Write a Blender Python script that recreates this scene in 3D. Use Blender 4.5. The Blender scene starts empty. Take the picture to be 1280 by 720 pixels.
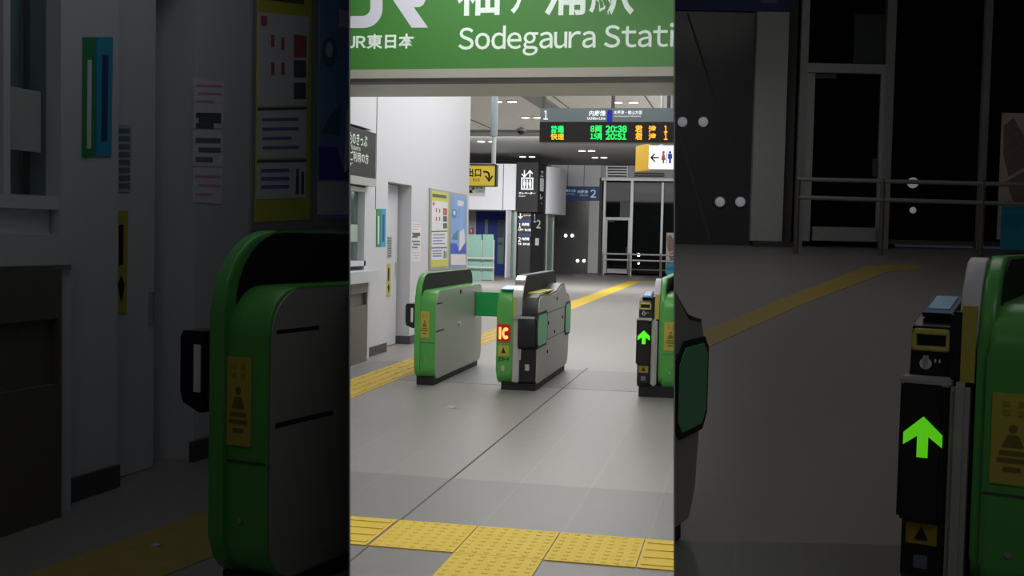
import bpy, bmesh, math, random
from mathutils import Vector, Matrix
random.seed(7)
SC = bpy.context.scene
COL = SC.collection

# ------------------------------------------------------------------ camera
FPX, YAW, PITCH, ROLL = 1386.0, .2059, .0479, .0218
EYE = Vector((0, 0, 1.5))
cy, sy = math.cos(YAW), math.sin(YAW)
_F0 = Vector((-sy, cy, 0)); _R0 = Vector((cy, sy, 0)); _U0 = Vector((0, 0, 1))
FW = _F0*math.cos(PITCH) - _U0*math.sin(PITCH)
_U = _U0*math.cos(PITCH) + _F0*math.sin(PITCH)
RT = _R0*math.cos(ROLL) + _U*math.sin(ROLL)
UP = _U*math.cos(ROLL) - _R0*math.sin(ROLL)
cd = bpy.data.cameras.new('camera'); cam = bpy.data.objects.new('camera', cd); COL.objects.link(cam)
cd.sensor_width = 36; cd.lens = 36*FPX/1280; cd.clip_start = .05; cd.clip_end = 300
m = Matrix((RT, UP, -FW)).transposed().to_4x4(); m.translation = EYE
cam.matrix_world = m
SC.camera = cam
# ------------------------------------------------------------------ world, exposure
w = bpy.data.worlds.new('night'); SC.world = w; w.use_nodes = True
w.node_tree.nodes['Background'].inputs[0].default_value = (.012, .014, .02, 1)
w.node_tree.nodes['Background'].inputs[1].default_value = 1
SC.view_settings.view_transform = 'Standard'; SC.view_settings.look = 'None'
SC.view_settings.gamma = 1; SC.view_settings.use_curve_mapping = False
SC.view_settings.exposure = 0
# ------------------------------------------------------------------ ceiling lights and added fills (light only)
def area(name, loc, sx, sy_, power, color=(1, 1, 1), rotz=0, tilt=0):
    l = bpy.data.lights.new(name, 'AREA'); l.shape = 'RECTANGLE'; l.size = sx; l.size_y = sy_
    l.energy = power; l.color = color
    o = bpy.data.objects.new(name, l); COL.objects.link(o); o.location = loc; o.rotation_euler = (tilt, 0, rotz)
    return o
area('hall_light_near', (-1.3, 5.3, 4.25), 2.0, 2.6, 96, (1, .98, .95))
area('hall_light_wall', (-2.6, 8.6, 4.25), 2.2, 1.6, 38, (1, .98, .96))
area('hall_light_gates', (-2.1, 14.0, 4.3), 2.8, 5, 160, (1, .985, .97))
area('hall_light_middle', (-4.0, 23.5, 4.3), 5, 9, 470, (1, .99, .98))
area('hall_fill_far', (-6.0, 31, 4.0), 8, 2, 760, (1, .99, .98), tilt=.7)  # added fill tilted at the elevator front, no fixture there
area('window_fill', (-4.56, 11.9, 2.0), .06, 1.0, 2.2, (.92, .97, 1))  # added between pane and blind to brighten the office window
area('bay_light_left', (-2.5, 4.4, 4.1), .8, 4.0, 6, (.95, .97, 1))
area('bay_fill_left_front', (-1.6, 1.2, 3.9), 1.0, 1.0, 3.6, (.97, .98, 1), tilt=.3)  # added front fill for the face of the left bay gate
area('bay_light_right', (1.8, 10.5, 6.4), 2.5, 6, 35, (1, .97, .94))
area('bay_fill_right_near', (1.6, 1.6, 4.6), 1.5, 1.5, 14, (.97, .98, 1), tilt=.35)  # added fill from the front for the right bay gates

# ------------------------------------------------------------------ pixel helpers (1280x720)
def ray(x, y): return FW + RT*((x-640)/FPX) - UP*((y-360)/FPX)
def on_z(x, y, z=0): d = ray(x, y); return EYE + d*((z-1.5)/d.z)
def on_y(x, y, Y): d = ray(x, y); return EYE + d*(Y/d.y)
def on_x(x, y, X): d = ray(x, y); return EYE + d*(X/d.x)
class Frame:
    """an upright plane: origin, right, up and outward normal"""
    def __init__(s, o, u, n=None, v=(0, 0, 1)):
        s.o = Vector(o); s.u = Vector(u).normalized(); s.v = Vector(v).normalized(); s.n = s.u.cross(s.v).normalized()
    def px(s, x, y, off=0):
        d = ray(x, y); o = s.o + s.n*off; t = (o-EYE).dot(s.n)/d.dot(s.n); p = EYE + d*t - s.o
        return p.dot(s.u), p.dot(s.v)
    def at(s, u, v, n=0): return s.o + s.u*u + s.v*v + s.n*n
    def moved(s, off): f = Frame(s.o + s.n*off, s.u, v=s.v); return f
def yframe(Y): return Frame((0, Y, 0), (1, 0, 0))
def xframe(X): return Frame((X, 0, 0), (0, 1, 0))
IDM = lambda x, y: (x, y)
BIG = lambda x, y: (640+3.168*(x-640), 360+3.168*(y-360))

# ------------------------------------------------------------------ materials
def srgb(h):
    if isinstance(h, str):
        h = [int(h[i:i+2], 16)/255 for i in (0, 2, 4)]
    return tuple((c/12.92 if c <= .04045 else ((c+.055)/1.055)**2.4) for c in h) + (1,)
MATS = {}
def mat(name, col, rough=.5, metal=0, emit=0, noise=.06, scale=8, bump=0, spec=.5, trans=0):
    if name in MATS: return MATS[name]
    m = bpy.data.materials.new(name); m.use_nodes = True; nt = m.node_tree; b = nt.nodes['Principled BSDF']
    c = srgb(col)
    b.inputs['Roughness'].default_value = rough; b.inputs['Metallic'].default_value = metal
    b.inputs['Specular IOR Level'].default_value = spec
    b.inputs['Transmission Weight'].default_value = trans
    if emit:
        b.inputs['Base Color'].default_value = c
        b.inputs['Emission Color'].default_value = c; b.inputs['Emission Strength'].default_value = emit
    else:
        tc = nt.nodes.new('ShaderNodeTexCoord'); n = nt.nodes.new('ShaderNodeTexNoise'); n.inputs['Scale'].default_value = scale
        n.inputs['Detail'].default_value = 4
        nt.links.new(tc.outputs['Object'], n.inputs['Vector'])
        mx = nt.nodes.new('ShaderNodeMix'); mx.data_type = 'RGBA'
        mx.inputs[6].default_value = tuple(v*(1-noise) for v in c[:3])+(1,); mx.inputs[7].default_value = tuple(min(1, v*(1+noise)) for v in c[:3])+(1,)
        nt.links.new(n.outputs['Fac'], mx.inputs[0]); nt.links.new(mx.outputs[2], b.inputs['Base Color'])
        if bump:
            bp = nt.nodes.new('ShaderNodeBump'); bp.inputs['Strength'].default_value = bump; bp.inputs['Distance'].default_value = .002
            nt.links.new(n.outputs['Fac'], bp.inputs['Height']); nt.links.new(bp.outputs['Normal'], b.inputs['Normal'])
    MATS[name] = m
    return m
def floor_mat(name, col, joints=True):
    m = bpy.data.materials.new(name); m.use_nodes = True; nt = m.node_tree; b = nt.nodes['Principled BSDF']; L = nt.links.new
    c = srgb(col)
    tc = nt.nodes.new('ShaderNodeTexCoord')
    def noise(s, d=3):
        n = nt.nodes.new('ShaderNodeTexNoise'); n.inputs['Scale'].default_value = s; n.inputs['Detail'].default_value = d
        L(tc.outputs['Object'], n.inputs['Vector']); return n
    n1, n2, n3 = noise(90), noise(.7, 5), noise(9, 5)
    def mix(f, a, bb):
        x = nt.nodes.new('ShaderNodeMix'); x.data_type = 'RGBA'
        if isinstance(f, float): x.inputs[0].default_value = f
        else: L(f, x.inputs[0])
        for k, v in ((6, a), (7, bb)):
            if isinstance(v, tuple): x.inputs[k].default_value = v
            else: L(v, x.inputs[k])
        return x.outputs[2]
    sc = lambda k: tuple(v*k for v in c[:3])+(1,)
    a = mix(n1.outputs['Fac'], sc(.80), sc(1.2)); bb = mix(n2.outputs['Fac'], sc(.84), sc(1.16)); d = mix(n3.outputs['Fac'], sc(.9), sc(1.1))
    out = mix(.5, mix(.5, a, bb), d)
    if joints:
        sp = nt.nodes.new('ShaderNodeSeparateXYZ'); L(tc.outputs['Object'], sp.inputs[0])
        def joint(o, per, off):
            s1 = nt.nodes.new('ShaderNodeMath'); s1.operation = 'ADD'; L(o, s1.inputs[0]); s1.inputs[1].default_value = off
            s2 = nt.nodes.new('ShaderNodeMath'); s2.operation = 'PINGPONG'; L(s1.outputs[0], s2.inputs[0]); s2.inputs[1].default_value = per/2
            s3 = nt.nodes.new('ShaderNodeMath'); s3.operation = 'LESS_THAN'; L(s2.outputs[0], s3.inputs[0]); s3.inputs[1].default_value = .0035
            return s3.outputs[0]
        j = joint(sp.outputs[0], .428, 1.71)
        mm = nt.nodes.new('ShaderNodeMath'); mm.operation = 'MULTIPLY'; L(j, mm.inputs[0]); mm.inputs[1].default_value = .35
        out = mix(mm.outputs[0], out, sc(1.5))
    L(out, b.inputs['Base Color'])
    b.inputs['Roughness'].default_value = .42; b.inputs['Specular IOR Level'].default_value = .45
    bp = nt.nodes.new('ShaderNodeBump'); bp.inputs['Strength'].default_value = .25; bp.inputs['Distance'].default_value = .002
    L(n3.outputs['Fac'], bp.inputs['Height']); L(bp.outputs['Normal'], b.inputs['Normal'])
    MATS[name] = m
    return m
M_floor = floor_mat('floor_stone', '8b8885')
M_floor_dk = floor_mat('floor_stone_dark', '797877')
M_floor_bay = floor_mat('floor_stone_bay', '8b8885', False)
M_wall = mat('white_wall', 'cacbd2', .45, noise=.02, scale=2)
M_wallb = mat('fascia_white', 'eaebf2', .45, noise=.02, scale=2)
M_wall2 = mat('grey_wall', 'adaead', .5, noise=.03, scale=2)
M_ceil = mat('ceiling_white', 'dcdcd8', .6, noise=.02, scale=1)
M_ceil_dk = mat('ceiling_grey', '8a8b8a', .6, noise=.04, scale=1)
M_cream = mat('cream_frame', 'c4c0b2', .5, noise=.02)
M_green_sign = mat('sign_green', '3a7c2e', .4, noise=.03, scale=1)
M_text = mat('sign_white', 'e4f2ea', .5, noise=.01)
M_logo = mat('logo_lilac', 'cfcfdc', .5, noise=.01)
M_blk = mat('black_plastic', '17171a', .35, noise=.1)
M_hood = mat('hood_black', '1c1b1a', .6, noise=.1, spec=.2)
M_blkm = mat('black_matt', '141416', .6, noise=.1)
M_screen = mat('screen_panel', 'cfd0d2', .6, noise=.02)  # pale so the added screen walls bounce light
M_char = mat('charcoal_panel', '2b2b2e', .5, noise=.05)
M_steel = mat('brushed_steel', 'bab8b2', .42, .3, noise=.05, scale=30)
M_steel_dk = mat('dark_steel', '6a6661', .45, .3, noise=.06, scale=20)
M_chrome = mat('chrome', 'c9c9c6', .2, .9, noise=.02)
M_alu = mat('aluminium', 'a6a8a8', .4, .4, noise=.03)
M_green = mat('gate_green', '56a64e', .3, .0, noise=.03)
M_green_dk = mat('flap_green', '28bc62', .35, noise=.03)
M_pad = mat('pad_green', '6ccb8c', .4, noise=.04)
M_yel = mat('sticker_yellow', 'b9ab46', .5, noise=.04)
M_tact = mat('tactile_yellow', 'd6b83a', .6, noise=.07, scale=14, bump=.3)
M_tact2 = mat('tactile_yellow_worn', 'c2a436', .6, noise=.2, scale=9, bump=.3)
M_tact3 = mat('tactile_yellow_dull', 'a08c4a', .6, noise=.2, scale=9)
M_ygrn = mat('poster_yellow', 'c8cb4c', .5, noise=.03)
M_paper = mat('paper_white', 'dddee0', .6, noise=.03)
M_print = mat('print_grey', '6d7180', .6, noise=.1)
M_red = mat('print_red', 'b85a60', .5)
M_pink = mat('print_pink', 'd898a8', .5)
M_blue = mat('print_blue', '2f4fc0', .5, noise=.1)
M_sky = mat('poster_sky', '7fa6dc', .5, noise=.25, scale=4)
M_teal = mat('notice_green', '2a8a52', .5, noise=.1)
M_aqua = mat('notice_blue', '2b9cc0', .5, noise=.1)
M_navy = mat('sign_blue', '24427c', .5, noise=.04)
M_deep = mat('deep_blue', '1a2f94', .5, noise=.08)
M_ysign = mat('exit_yellow', 'd8ac1c', .5, noise=.03)
M_ysign_lit = mat('exit_yellow_lit', 'c8b038', emit=.15)
M_text_lit = mat('sign_white_lit', 'eef4f8', emit=.55)
M_ink = mat('ink_black', '101012', .6)
M_darkglass = mat('dark_glass', '101314', .04, noise=.1, spec=.06)
M_glass = mat('clear_glass', 'dff2ea', .03, noise=0, trans=1)
M_greenglass = mat('green_glass', '76988c', .25, noise=.05, spec=.5)
M_signgrey = mat('sign_grey', '6f7c82', .5, noise=.05, scale=1)
M_joint = mat('joint_dark', '4a4a4a', .7)
M_seam = mat('floor_groove', '5c5a57', .8)
M_led_g = mat('led_green', '20f060', emit=1.3); M_led_o = mat('led_orange', 'ff9a28', emit=1.7); M_led_r = mat('led_red', 'ff4a20', emit=2.2)
M_led_y = mat('led_yellow_orange', 'ff8648', emit=2.8); M_led_bg = mat('led_red_dark', '8a1408', emit=.5)
M_arrow = mat('led_arrow_green', '4cff1c', emit=1.1)
M_arrow_dim = mat('led_arrow_green_dim', '58c818', emit=.75)
M_lamp = mat('lamp_white', 'fff9f0', emit=6)
M_lamp_dim = mat('lamp_dim', 'd8d8e0', emit=.45)
M_signface = mat('sign_face_lit', 'f4f6f8', emit=.62)
M_blueface = mat('sign_bar_blue', '1520b8', .4)
M_reader = mat('reader_blue', '7fc4e6', .3, noise=.1)
M_peach = mat('print_dark', '55585f', .6)

# ------------------------------------------------------------------ object helpers
ROOTS = {}
def tag(o, label=None, cat=None, group=None, kind=None):
    if label: o['label'] = label
    if cat: o['category'] = cat
    if group: o['group'] = group
    if kind: o['kind'] = kind
    return o
def thing(name, label, cat, loc=(0, 0, 0), rz=0, group=None):
    o = bpy.data.objects.new(name, None); COL.objects.link(o); o.empty_display_size = .2
    o.location = loc; o.rotation_euler = (0, 0, rz)
    tag(o, label, cat, group); ROOTS[o.name] = Matrix.Translation(Vector(loc)) @ Matrix.Rotation(rz, 4, 'Z')
    return o
def clip(bm, planes):
    for co, no in planes:
        g = bm.verts[:] + bm.edges[:] + bm.faces[:]
        r = bmesh.ops.bisect_plane(bm, geom=g, plane_co=co, plane_no=no, clear_outer=True, dist=1e-5)
        e = [x for x in r['geom_cut'] if isinstance(x, bmesh.types.BMEdge)]
        if e:
            try: bmesh.ops.holes_fill(bm, edges=e, sides=0)
            except Exception: pass
    return bm
def obj(name, bm, mt, parent=None, planes=(), smooth=False, label=None):
    if planes: clip(bm, planes)
    if not bm.verts:
        bm.free(); return None
    bmesh.ops.recalc_face_normals(bm, faces=bm.faces[:])
    for f in bm.faces: f.smooth = False
    mtx = Matrix.Identity(4)
    if parent is not None: mtx = ROOTS[parent.name]
    bm.transform(mtx.inverted())
    me = bpy.data.meshes.new(name); bm.to_mesh(me); bm.free(); me.materials.append(mt)
    if smooth:
        me.shade_smooth()
        try: me.set_sharp_from_angle(angle=math.radians(35))
        except Exception: pass
    o = bpy.data.objects.new(name, me); COL.objects.link(o)
    if parent is not None:
        o.parent = parent; ROOTS[o.name] = mtx      # parts keep the thing's frame
    else:
        # a thing of one mesh: origin at its base
        xs = [v.co for v in me.vertices]; lo = Vector((min(v.x for v in xs), min(v.y for v in xs), min(v.z for v in xs))); hi = Vector((max(v.x for v in xs), max(v.y for v in xs), max(v.z for v in xs)))
        c = Vector(((lo.x+hi.x)/2, (lo.y+hi.y)/2, lo.z))
        if mt.name.startswith('floor_stone'): c = Vector((0, 0, 0))
        me.transform(Matrix.Translation(-c)); o.location = c; ROOTS[o.name] = Matrix.Translation(c)
    if label: o['label'] = label
    return o
def struct(name, bm, mt, **k):
    o = obj(name, bm, mt, **k)
    if o and not k.get('parent'): o['kind'] = 'structure'
    return o
def B(): return bmesh.new()
def box(bm, lo, hi, M=None):
    lo, hi = [min(a, b) for a, b in zip(lo, hi)], [max(a, b) for a, b in zip(lo, hi)]
    vs = [bm.verts.new((x, y, z)) for x in (lo[0], hi[0]) for y in (lo[1], hi[1]) for z in (lo[2], hi[2])]
    if M is not None:
        for v in vs: v.co = M @ v.co
    for f in ((0, 1, 3, 2), (4, 6, 7, 5), (0, 4, 5, 1), (2, 3, 7, 6), (0, 2, 6, 4), (1, 5, 7, 3)): bm.faces.new([vs[i] for i in f])
    return bm
def fbox(bm, fr, u0, v0, u1, v1, n0, n1):
    M = Matrix((fr.u, fr.v, fr.n)).transposed().to_4x4(); M.translation = fr.o
    return box(bm, (u0, v0, n0), (u1, v1, n1), M)
def pbox(bm, fr, x0, y0, x1, y1, n0, n1, mp=IDM):
    """box on a frame from a pixel rectangle of its front face"""
    (x0, y0), (x1, y1) = mp(x0, y0), mp(x1, y1); xm, ym = (x0+x1)/2, (y0+y1)/2
    u0 = fr.px(x0, ym, n1)[0]; u1 = fr.px(x1, ym, n1)[0]; v0 = fr.px(xm, y1, n1)[1]; v1 = fr.px(xm, y0, n1)[1]
    return fbox(bm, fr, u0, v0, u1, v1, n0, n1)
def prism(bm, pts, ext):
    """polygon (world points) extruded by a vector"""
    ext = Vector(ext); a = [bm.verts.new(p) for p in pts]; b = [bm.verts.new(Vector(p)+ext) for p in pts]
    bm.faces.new(a); bm.faces.new(b[::-1])
    for i in range(len(a)): j = (i+1) % len(a); bm.faces.new((a[i], a[j], b[j], b[i]))
    return bm
def ppoly(bm, fr, pts, n0, n1, mp=IDM):
    P = [];
    for x, y in pts:
        x, y = mp(x, y); u, v = fr.px(x, y, n1); P.append(fr.at(u, v, n0))
    return prism(bm, P, fr.n*(n1-n0))
def cyl(bm, a, b, r, seg=12, r2=None):
    a, b = Vector(a), Vector(b); d = b-a; L = d.length; q = d.to_track_quat('Z', 'Y').to_matrix().to_4x4(); q.translation = (a+b)/2
    bmesh.ops.create_cone(bm, cap_ends=True, segments=seg, radius1=r, radius2=r if r2 is None else r2, depth=L, matrix=q)
    return bm
def rounded(x0, z0, x1, z1, r, seg=6):
    """outline with radii r = (lower-left, lower-right, upper-right, upper-left)"""
    out = []
    for (cx, cz, rr, a0) in ((x0+r[0], z0+r[0], r[0], 180), (x1-r[1], z0+r[1], r[1], 270), (x1-r[2], z1-r[2], r[2], 0), (x0+r[3], z1-r[3], r[3], 90)):
        if rr <= 0: out.append((cx, cz)); continue
        for k in range(seg+1):
            a = math.radians(a0+90*k/seg); out.append((cx+rr*math.cos(a), cz+rr*math.sin(a)))
    return out
_txt = {}
def glyph_mesh(ch, bold):
    key = (ch, bold)
    if key not in _txt:
        c = bpy.data.curves.new('lettering', 'FONT'); c.body = ch; c.size = 1; c.offset = bold; c.resolution_u = 3
        o = bpy.data.objects.new('lettering', c); COL.objects.link(o)
        dg = bpy.context.evaluated_depsgraph_get(); dg.update()
        me = bpy.data.meshes.new_from_object(o.evaluated_get(dg)); bpy.data.objects.remove(o); bpy.data.curves.remove(c)
        _txt[key] = me
    return _txt[key]
def text(bm, s, fr, u0, v0, u1, v1, n, bold=0, th=.002):
    """write s so that it fills the rectangle on the frame; latin letters are set in the plain full-width forms"""
    b2 = bmesh.new(); pen = 0
    for ch in s:
        if ch == ' ': pen += .26; continue
        c = chr(ord(ch)+0xFEE0) if 33 <= ord(ch) < 127 else ch
        me = glyph_mesh(c, bold)
        if not me.vertices: continue
        xs = [v.co.x for v in me.vertices]; latin = c != ch
        k = len(b2.verts); b2.from_mesh(me); b2.verts.ensure_lookup_table()
        dx = pen-min(xs) if latin else pen
        for v in b2.verts[k:]: v.co.x += dx
        pen += (max(xs)-min(xs)+(.05 if ch != '1' else .09)) if latin else 1.02
    if not b2.verts: b2.free(); return bm
    xs = [v.co.x for v in b2.verts]; ys = [v.co.y for v in b2.verts]
    a, b_, c_, d_ = min(xs), max(xs), min(ys), max(ys)
    if d_-c_ < .2: c_, d_ = c_-.3, d_+.3
    r = bmesh.ops.extrude_face_region(b2, geom=b2.faces[:])
    top = {x for x in r['geom'] if isinstance(x, bmesh.types.BMVert)}
    for v in b2.verts:
        h = n+th if v in top else n
        v.co = fr.at(u0+(v.co.x-a)/(b_-a)*(u1-u0), v0+(v.co.y-c_)/(d_-c_)*(v1-v0), h)
    t = bpy.data.meshes.new('t'); b2.to_mesh(t); b2.free(); bm.from_mesh(t); bpy.data.meshes.remove(t)
    return bm
def ptext(bm, s, fr, x0, y0, x1, y1, n, bold=0, th=.002, mp=IDM):
    (x0, y0), (x1, y1) = mp(x0, y0), mp(x1, y1); xm, ym = (x0+x1)/2, (y0+y1)/2
    return text(bm, s, fr, fr.px(x0, ym, n)[0], fr.px(xm, y1, n)[1], fr.px(x1, ym, n)[0], fr.px(xm, y0, n)[1], n, bold, th)
def thick_path(bm, pts, wd, fr, n0, n1):
    """flat line of width wd through (u,v) points"""
    for (a, b) in zip(pts, pts[1:]):
        a, b = Vector(a), Vector(b); d = (b-a).normalized(); p = Vector((-d.y, d.x))*wd/2; e = d*wd*.3
        prism(bm, [fr.at(*(q), n0) for q in (a-e+p, a-e-p, b+e-p, b+e+p)], fr.n*(n1-n0))
    return bm

# ------------------------------------------------------------------ two added screen walls keeping the hall light out of the side bays
def screen_plane(x): n = ray(x, 0).cross(ray(x, 720)).normalized(); return n if n.dot(RT) > 0 else -n
NL, NR = screen_plane(438), screen_plane(842)
def on_screen(x, D, z):
    # point of the screen wall's plane at forward distance D and height z
    a, b = ray(x, 0), ray(x, 720); k = (z-1.5)/D; t = (k-a.z)/(b.z-a.z); return EYE + (a*(1-t)+b*t)*D
def screen(name, x, nrm, D0, D1, z1, side):
    P = [on_screen(x, D0, 0), on_screen(x, D1, 0), on_screen(x, D1, z1), on_screen(x, D0, z1)]
    return struct(name, prism(B(), P, nrm*side*.004), M_screen)
screen('wall_added_screen_left', 438, NL, 3.0, 13.2, 5.6, -1)
screen('wall_added_screen_right', 842, NR, 3.0, 49, 6.8, 1)
KEEP_C = [(EYE, -NL), (EYE, NR)]                      # hall side (bisect clears the side the normal points to)
KEEP_L = [(EYE, NL)]; KEEP_R = [(EYE, -NR)]
KEEP_L = [(EYE - NL*.005, NL)]; KEEP_R = [(EYE + NR*.005, -NR)]

# ------------------------------------------------------------------ floors
bm = B(); box(bm, (-16, -3.2, -.2), (12, 50, 0))
struct('floor', bm, M_floor)
# darker floor band near the camera and between the gates
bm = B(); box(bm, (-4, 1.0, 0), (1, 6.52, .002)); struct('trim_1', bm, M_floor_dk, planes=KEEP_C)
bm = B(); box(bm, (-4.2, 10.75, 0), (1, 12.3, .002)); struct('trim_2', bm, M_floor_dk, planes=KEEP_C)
bm = B(); box(bm, (-1.716, 2, 0), (-1.706, 12.5, .0035)); struct('trim_3', bm, M_seam, planes=KEEP_C)

# tactile paving -----------------------------------------------------
TX = [-2.15-.428, -2.15, -1.722, -1.292, -.866, -.438, -.01, .42]
def dots(bm, x0, y0, x1, y1, n=7, m=8, r=.017, z=.007):
    for i in range(n):
        for j in range(m):
            cx = x0+(x1-x0)*(i+.5)/n; cy_ = y0+(y1-y0)*(j+.5)/m
            cyl(bm, (cx, cy_, z-.001), (cx, cy_, z+.004), r, 8, r*.6)
def bars(bm, x0, y0, x1, y1, n, z=.007, along='x'):
    for i in range(n):
        if along == 'x':
            c = y0+(y1-y0)*(i+.5)/n; box(bm, (x0+.015, c-.018, z-.001), (x1-.015, c+.018, z+.004))
        else:
            c = x0+(x1-x0)*(i+.5)/n; box(bm, (c-.018, y0+.015, z-.001), (c+.018, y1-.015, z+.004))
t = thing('tactile_paving', 'yellow raised-dot guidance paving across the foreground floor with a branch', 'tactile paving', (-1.1, 5.2, .002))
g = .006
for i in range(1, 7):
    x0, x1 = TX[i]+g/2, TX[i+1]-g/2
    if i == 2: x0 += .01
    kind = 'dots' if 2 <= i <= 4 else 'bars'
    bm = B(); box(bm, (x0, 4.98, .002), (x1, 5.47, .007)); obj('tile', bm, M_tact, t, planes=KEEP_C)
    bm = B(); (dots if kind == 'dots' else (lambda b, *a: bars(b, *a, 4)))(bm, x0, 4.98, x1, 5.47); obj('raised_dots' if kind == 'dots' else 'raised_bars', bm, M_tact, t, planes=KEEP_C)
for j in range(3):
    y1 = 4.975-j*.49; y0 = y1-.485
    bm = B(); box(bm, (TX[3]+g/2, y0, .002), (TX[4]-g/2, y1, .007)); obj('tile', bm, M_tact, t)
    bm = B(); dots(bm, TX[3]+g/2, y0, TX[4]-g/2, y1); obj('raised_dots', bm, M_tact, t)
t = thing('tactile_paving', 'long yellow guidance strip running along the office wall and past the gates', 'tactile paving', (-3.64, 12, 0))
bm = B(); box(bm, (-3.86, 8.2, 0), (-3.42, 38.2, .004)); obj('strip', bm, M_tact2, t, planes=KEEP_C)
bm = B()
for k in range(30): bars(bm, -3.86, 8.6+k*.44, -3.42, 9.04+k*.44, 4, .004, 'y')
obj('raised_bars', bm, M_tact2, t, planes=KEEP_C)
bm = B(); box(bm, (-3.42, 37.6, 0), (-.5, 38.2, .004)); tag(obj('tactile_paving', bm, M_tact2, planes=KEEP_C), 'short yellow guidance strip crossing the floor before the far glass doors', 'tactile paving')
# scrap of paper
bm = B(); c = on_z(565, 509.5)
vs = [bm.verts.new(c+Vector(p)) for p in ((-.05, -.03, .001), (.02, -.045, .002), (.055, -.01, .012), (.03, .04, .003), (-.035, .03, .014), (0, 0, .004))]
for a, b_ in ((0, 1), (1, 2), (2, 3), (3, 4), (4, 0)): bm.faces.new((vs[a], vs[b_], vs[5]))
r = bmesh.ops.solidify(bm, geom=bm.faces[:], thickness=.001)
tag(obj('paper_scrap', bm, M_paper), 'crumpled scrap of white paper lying on the grey floor before the gates', 'paper')

# ------------------------------------------------------------------ shell of the hall
bm = B(); box(bm, (-16, 10.95, 4.4), (4, 50, 4.6)); struct('ceiling', bm, M_ceil, planes=KEEP_C[1:])
bm = B(); box(bm, (-9, -3, 4.4), (1.2, 11.1, 4.6)); struct('ceiling_front', bm, M_ceil, planes=KEEP_C[1:])
bm = B(); box(bm, (-9, -3.2, 0), (12, -3, 6.8)); struct('wall_back', bm, M_wall2)
bm = B(); box(bm, (9.5, -3, 0), (9.7, 24, 6.8)); struct('wall_right', bm, M_wall2)
bm = B(); box(bm, (-16, 17.3, 0), (-15.8, 50, 4.6)); struct('wall_far_left', bm, M_wall2)
# beam over the gates
zb = on_y(640, 101, 9.9).z
bm = B(); box(bm, (-5.6, 9.98, zb), (2, 11.0, 4.45)); struct('trim_4', bm, M_cream, planes=KEEP_C)
# darker slabs and joint lines on the ceiling beyond the beam
def cpoly(pts, name, mt, z=4.4):
    bm = B(); P = [on_z(x, y, z) for x, y in pts]; P = [Vector((p.x, p.y, z-.02)) for p in P]; prism(bm, P, (0, 0, .03)); return struct(name, bm, mt, planes=KEEP_C[1:])
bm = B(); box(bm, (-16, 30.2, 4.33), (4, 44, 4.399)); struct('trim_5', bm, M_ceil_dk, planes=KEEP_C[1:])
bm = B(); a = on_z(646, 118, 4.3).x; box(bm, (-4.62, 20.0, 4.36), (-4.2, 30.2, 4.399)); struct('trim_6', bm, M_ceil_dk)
bm = B(); box(bm, (-4.0, 16, 4.385), (-3.985, 30.2, 4.399)); box(bm, (-6.9, 16, 4.385), (-6.88, 30.2, 4.399)); box(bm, (-2.1, 16, 4.385), (-2.08, 30.2, 4.399)); struct('trim_7', bm, M_joint, planes=KEEP_C[1:])
# downlights
def downlight(p, r=.085):
    t = thing('downlight', 'small round white recessed downlight in the hall ceiling beyond the gates', 'ceiling light', (p.x, p.y, p.z), 0, 'downlights in the far ceiling')
    cyl_b = B(); cyl(cyl_b, (p.x, p.y, p.z-.02), (p.x, p.y, p.z+.01), r+.03, 20); obj('ring', cyl_b, M_alu, t)
    b = B(); cyl(b, (p.x, p.y, p.z-.028), (p.x, p.y, p.z-.018), r, 20); obj('lamp', b, M_lamp, t)
for x, y in ((-5.36, 23.66), (-5.03, 23.66), (-5.36, 26.85), (-5.06, 26.85), (-2.76, 23.86), (-2.42, 23.86)): downlight(Vector((x, y, 4.4)), .1)
for x, y in ((-7.95, 33.0), (-7.6, 33.0), (-7.92, 39.3), (-7.58, 39.3), (-5.35, 36.4), (-5.03, 36.4), (-5.32, 39.45), (-5.0, 39.45)): downlight(Vector((x, y, 4.33)), .11)

# ------------------------------------------------------------------ ticket office wall
FM, FCn, FD = xframe(-4.38), xframe(-4.25), xframe(-4.54)
ZT = 4.42
Yj0, Yj1 = 13.27, 14.27          # door recess
Ywin0, Ywin1 = 11.0, 12.55
yE = on_x(585, 300, -4.38).y
bm = B(); box(bm, (-5.6, Ywin1, 0), (-4.38, Yj0, ZT)); struct('wall_left', bm, M_wall)
bm = B(); box(bm, (-5.6, Yj1, 0), (-4.38, yE, ZT)); struct('wall_left_poster', bm, M_wall)
bm = B(); box(bm, (-5.6, Yj0, 2.13), (-4.38, Yj1, ZT)); struct('wall_left_lintel', bm, M_wall)
bm = B(); box(bm, (-5.6, Yj0, 0), (-4.72, Yj1, 2.13)); struct('wall_left_recess', bm, M_wall)
bm = B(); box(bm, (-5.6, 9.5, 2.7), (-4.34, Ywin1, ZT)); struct('wall_left_window_head', bm, M_wall)
bm = B(); box(bm, (-16, 17.3, 0), (-5.6, 17.5, 4.5)); struct('wall_side', bm, M_wall2)
# door
bm = B(); box(bm, (-4.72, Yj0+.005, .01), (-4.55, Yj1-.06, 2.12)); d = struct('door_1', bm, M_wall)
bm = B(); box(bm, (-4.55, Yj1-.14, .95), (-4.51, Yj1-.11, 1.1)); obj('door_handle', bm, M_chrome, d)
bm = B(); box(bm, (-4.4, 12.56, 0), (-4.362, Yj0, .11)); struct('baseboard_left', bm, M_joint)
bm = B(); box(bm, (-4.4, Yj1, 0), (-4.362, yE, .11)); box(bm, (-4.6, Yj1-.015, 0), (-4.362, Yj1, .11)); struct('baseboard_left_far', bm, M_joint)
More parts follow.
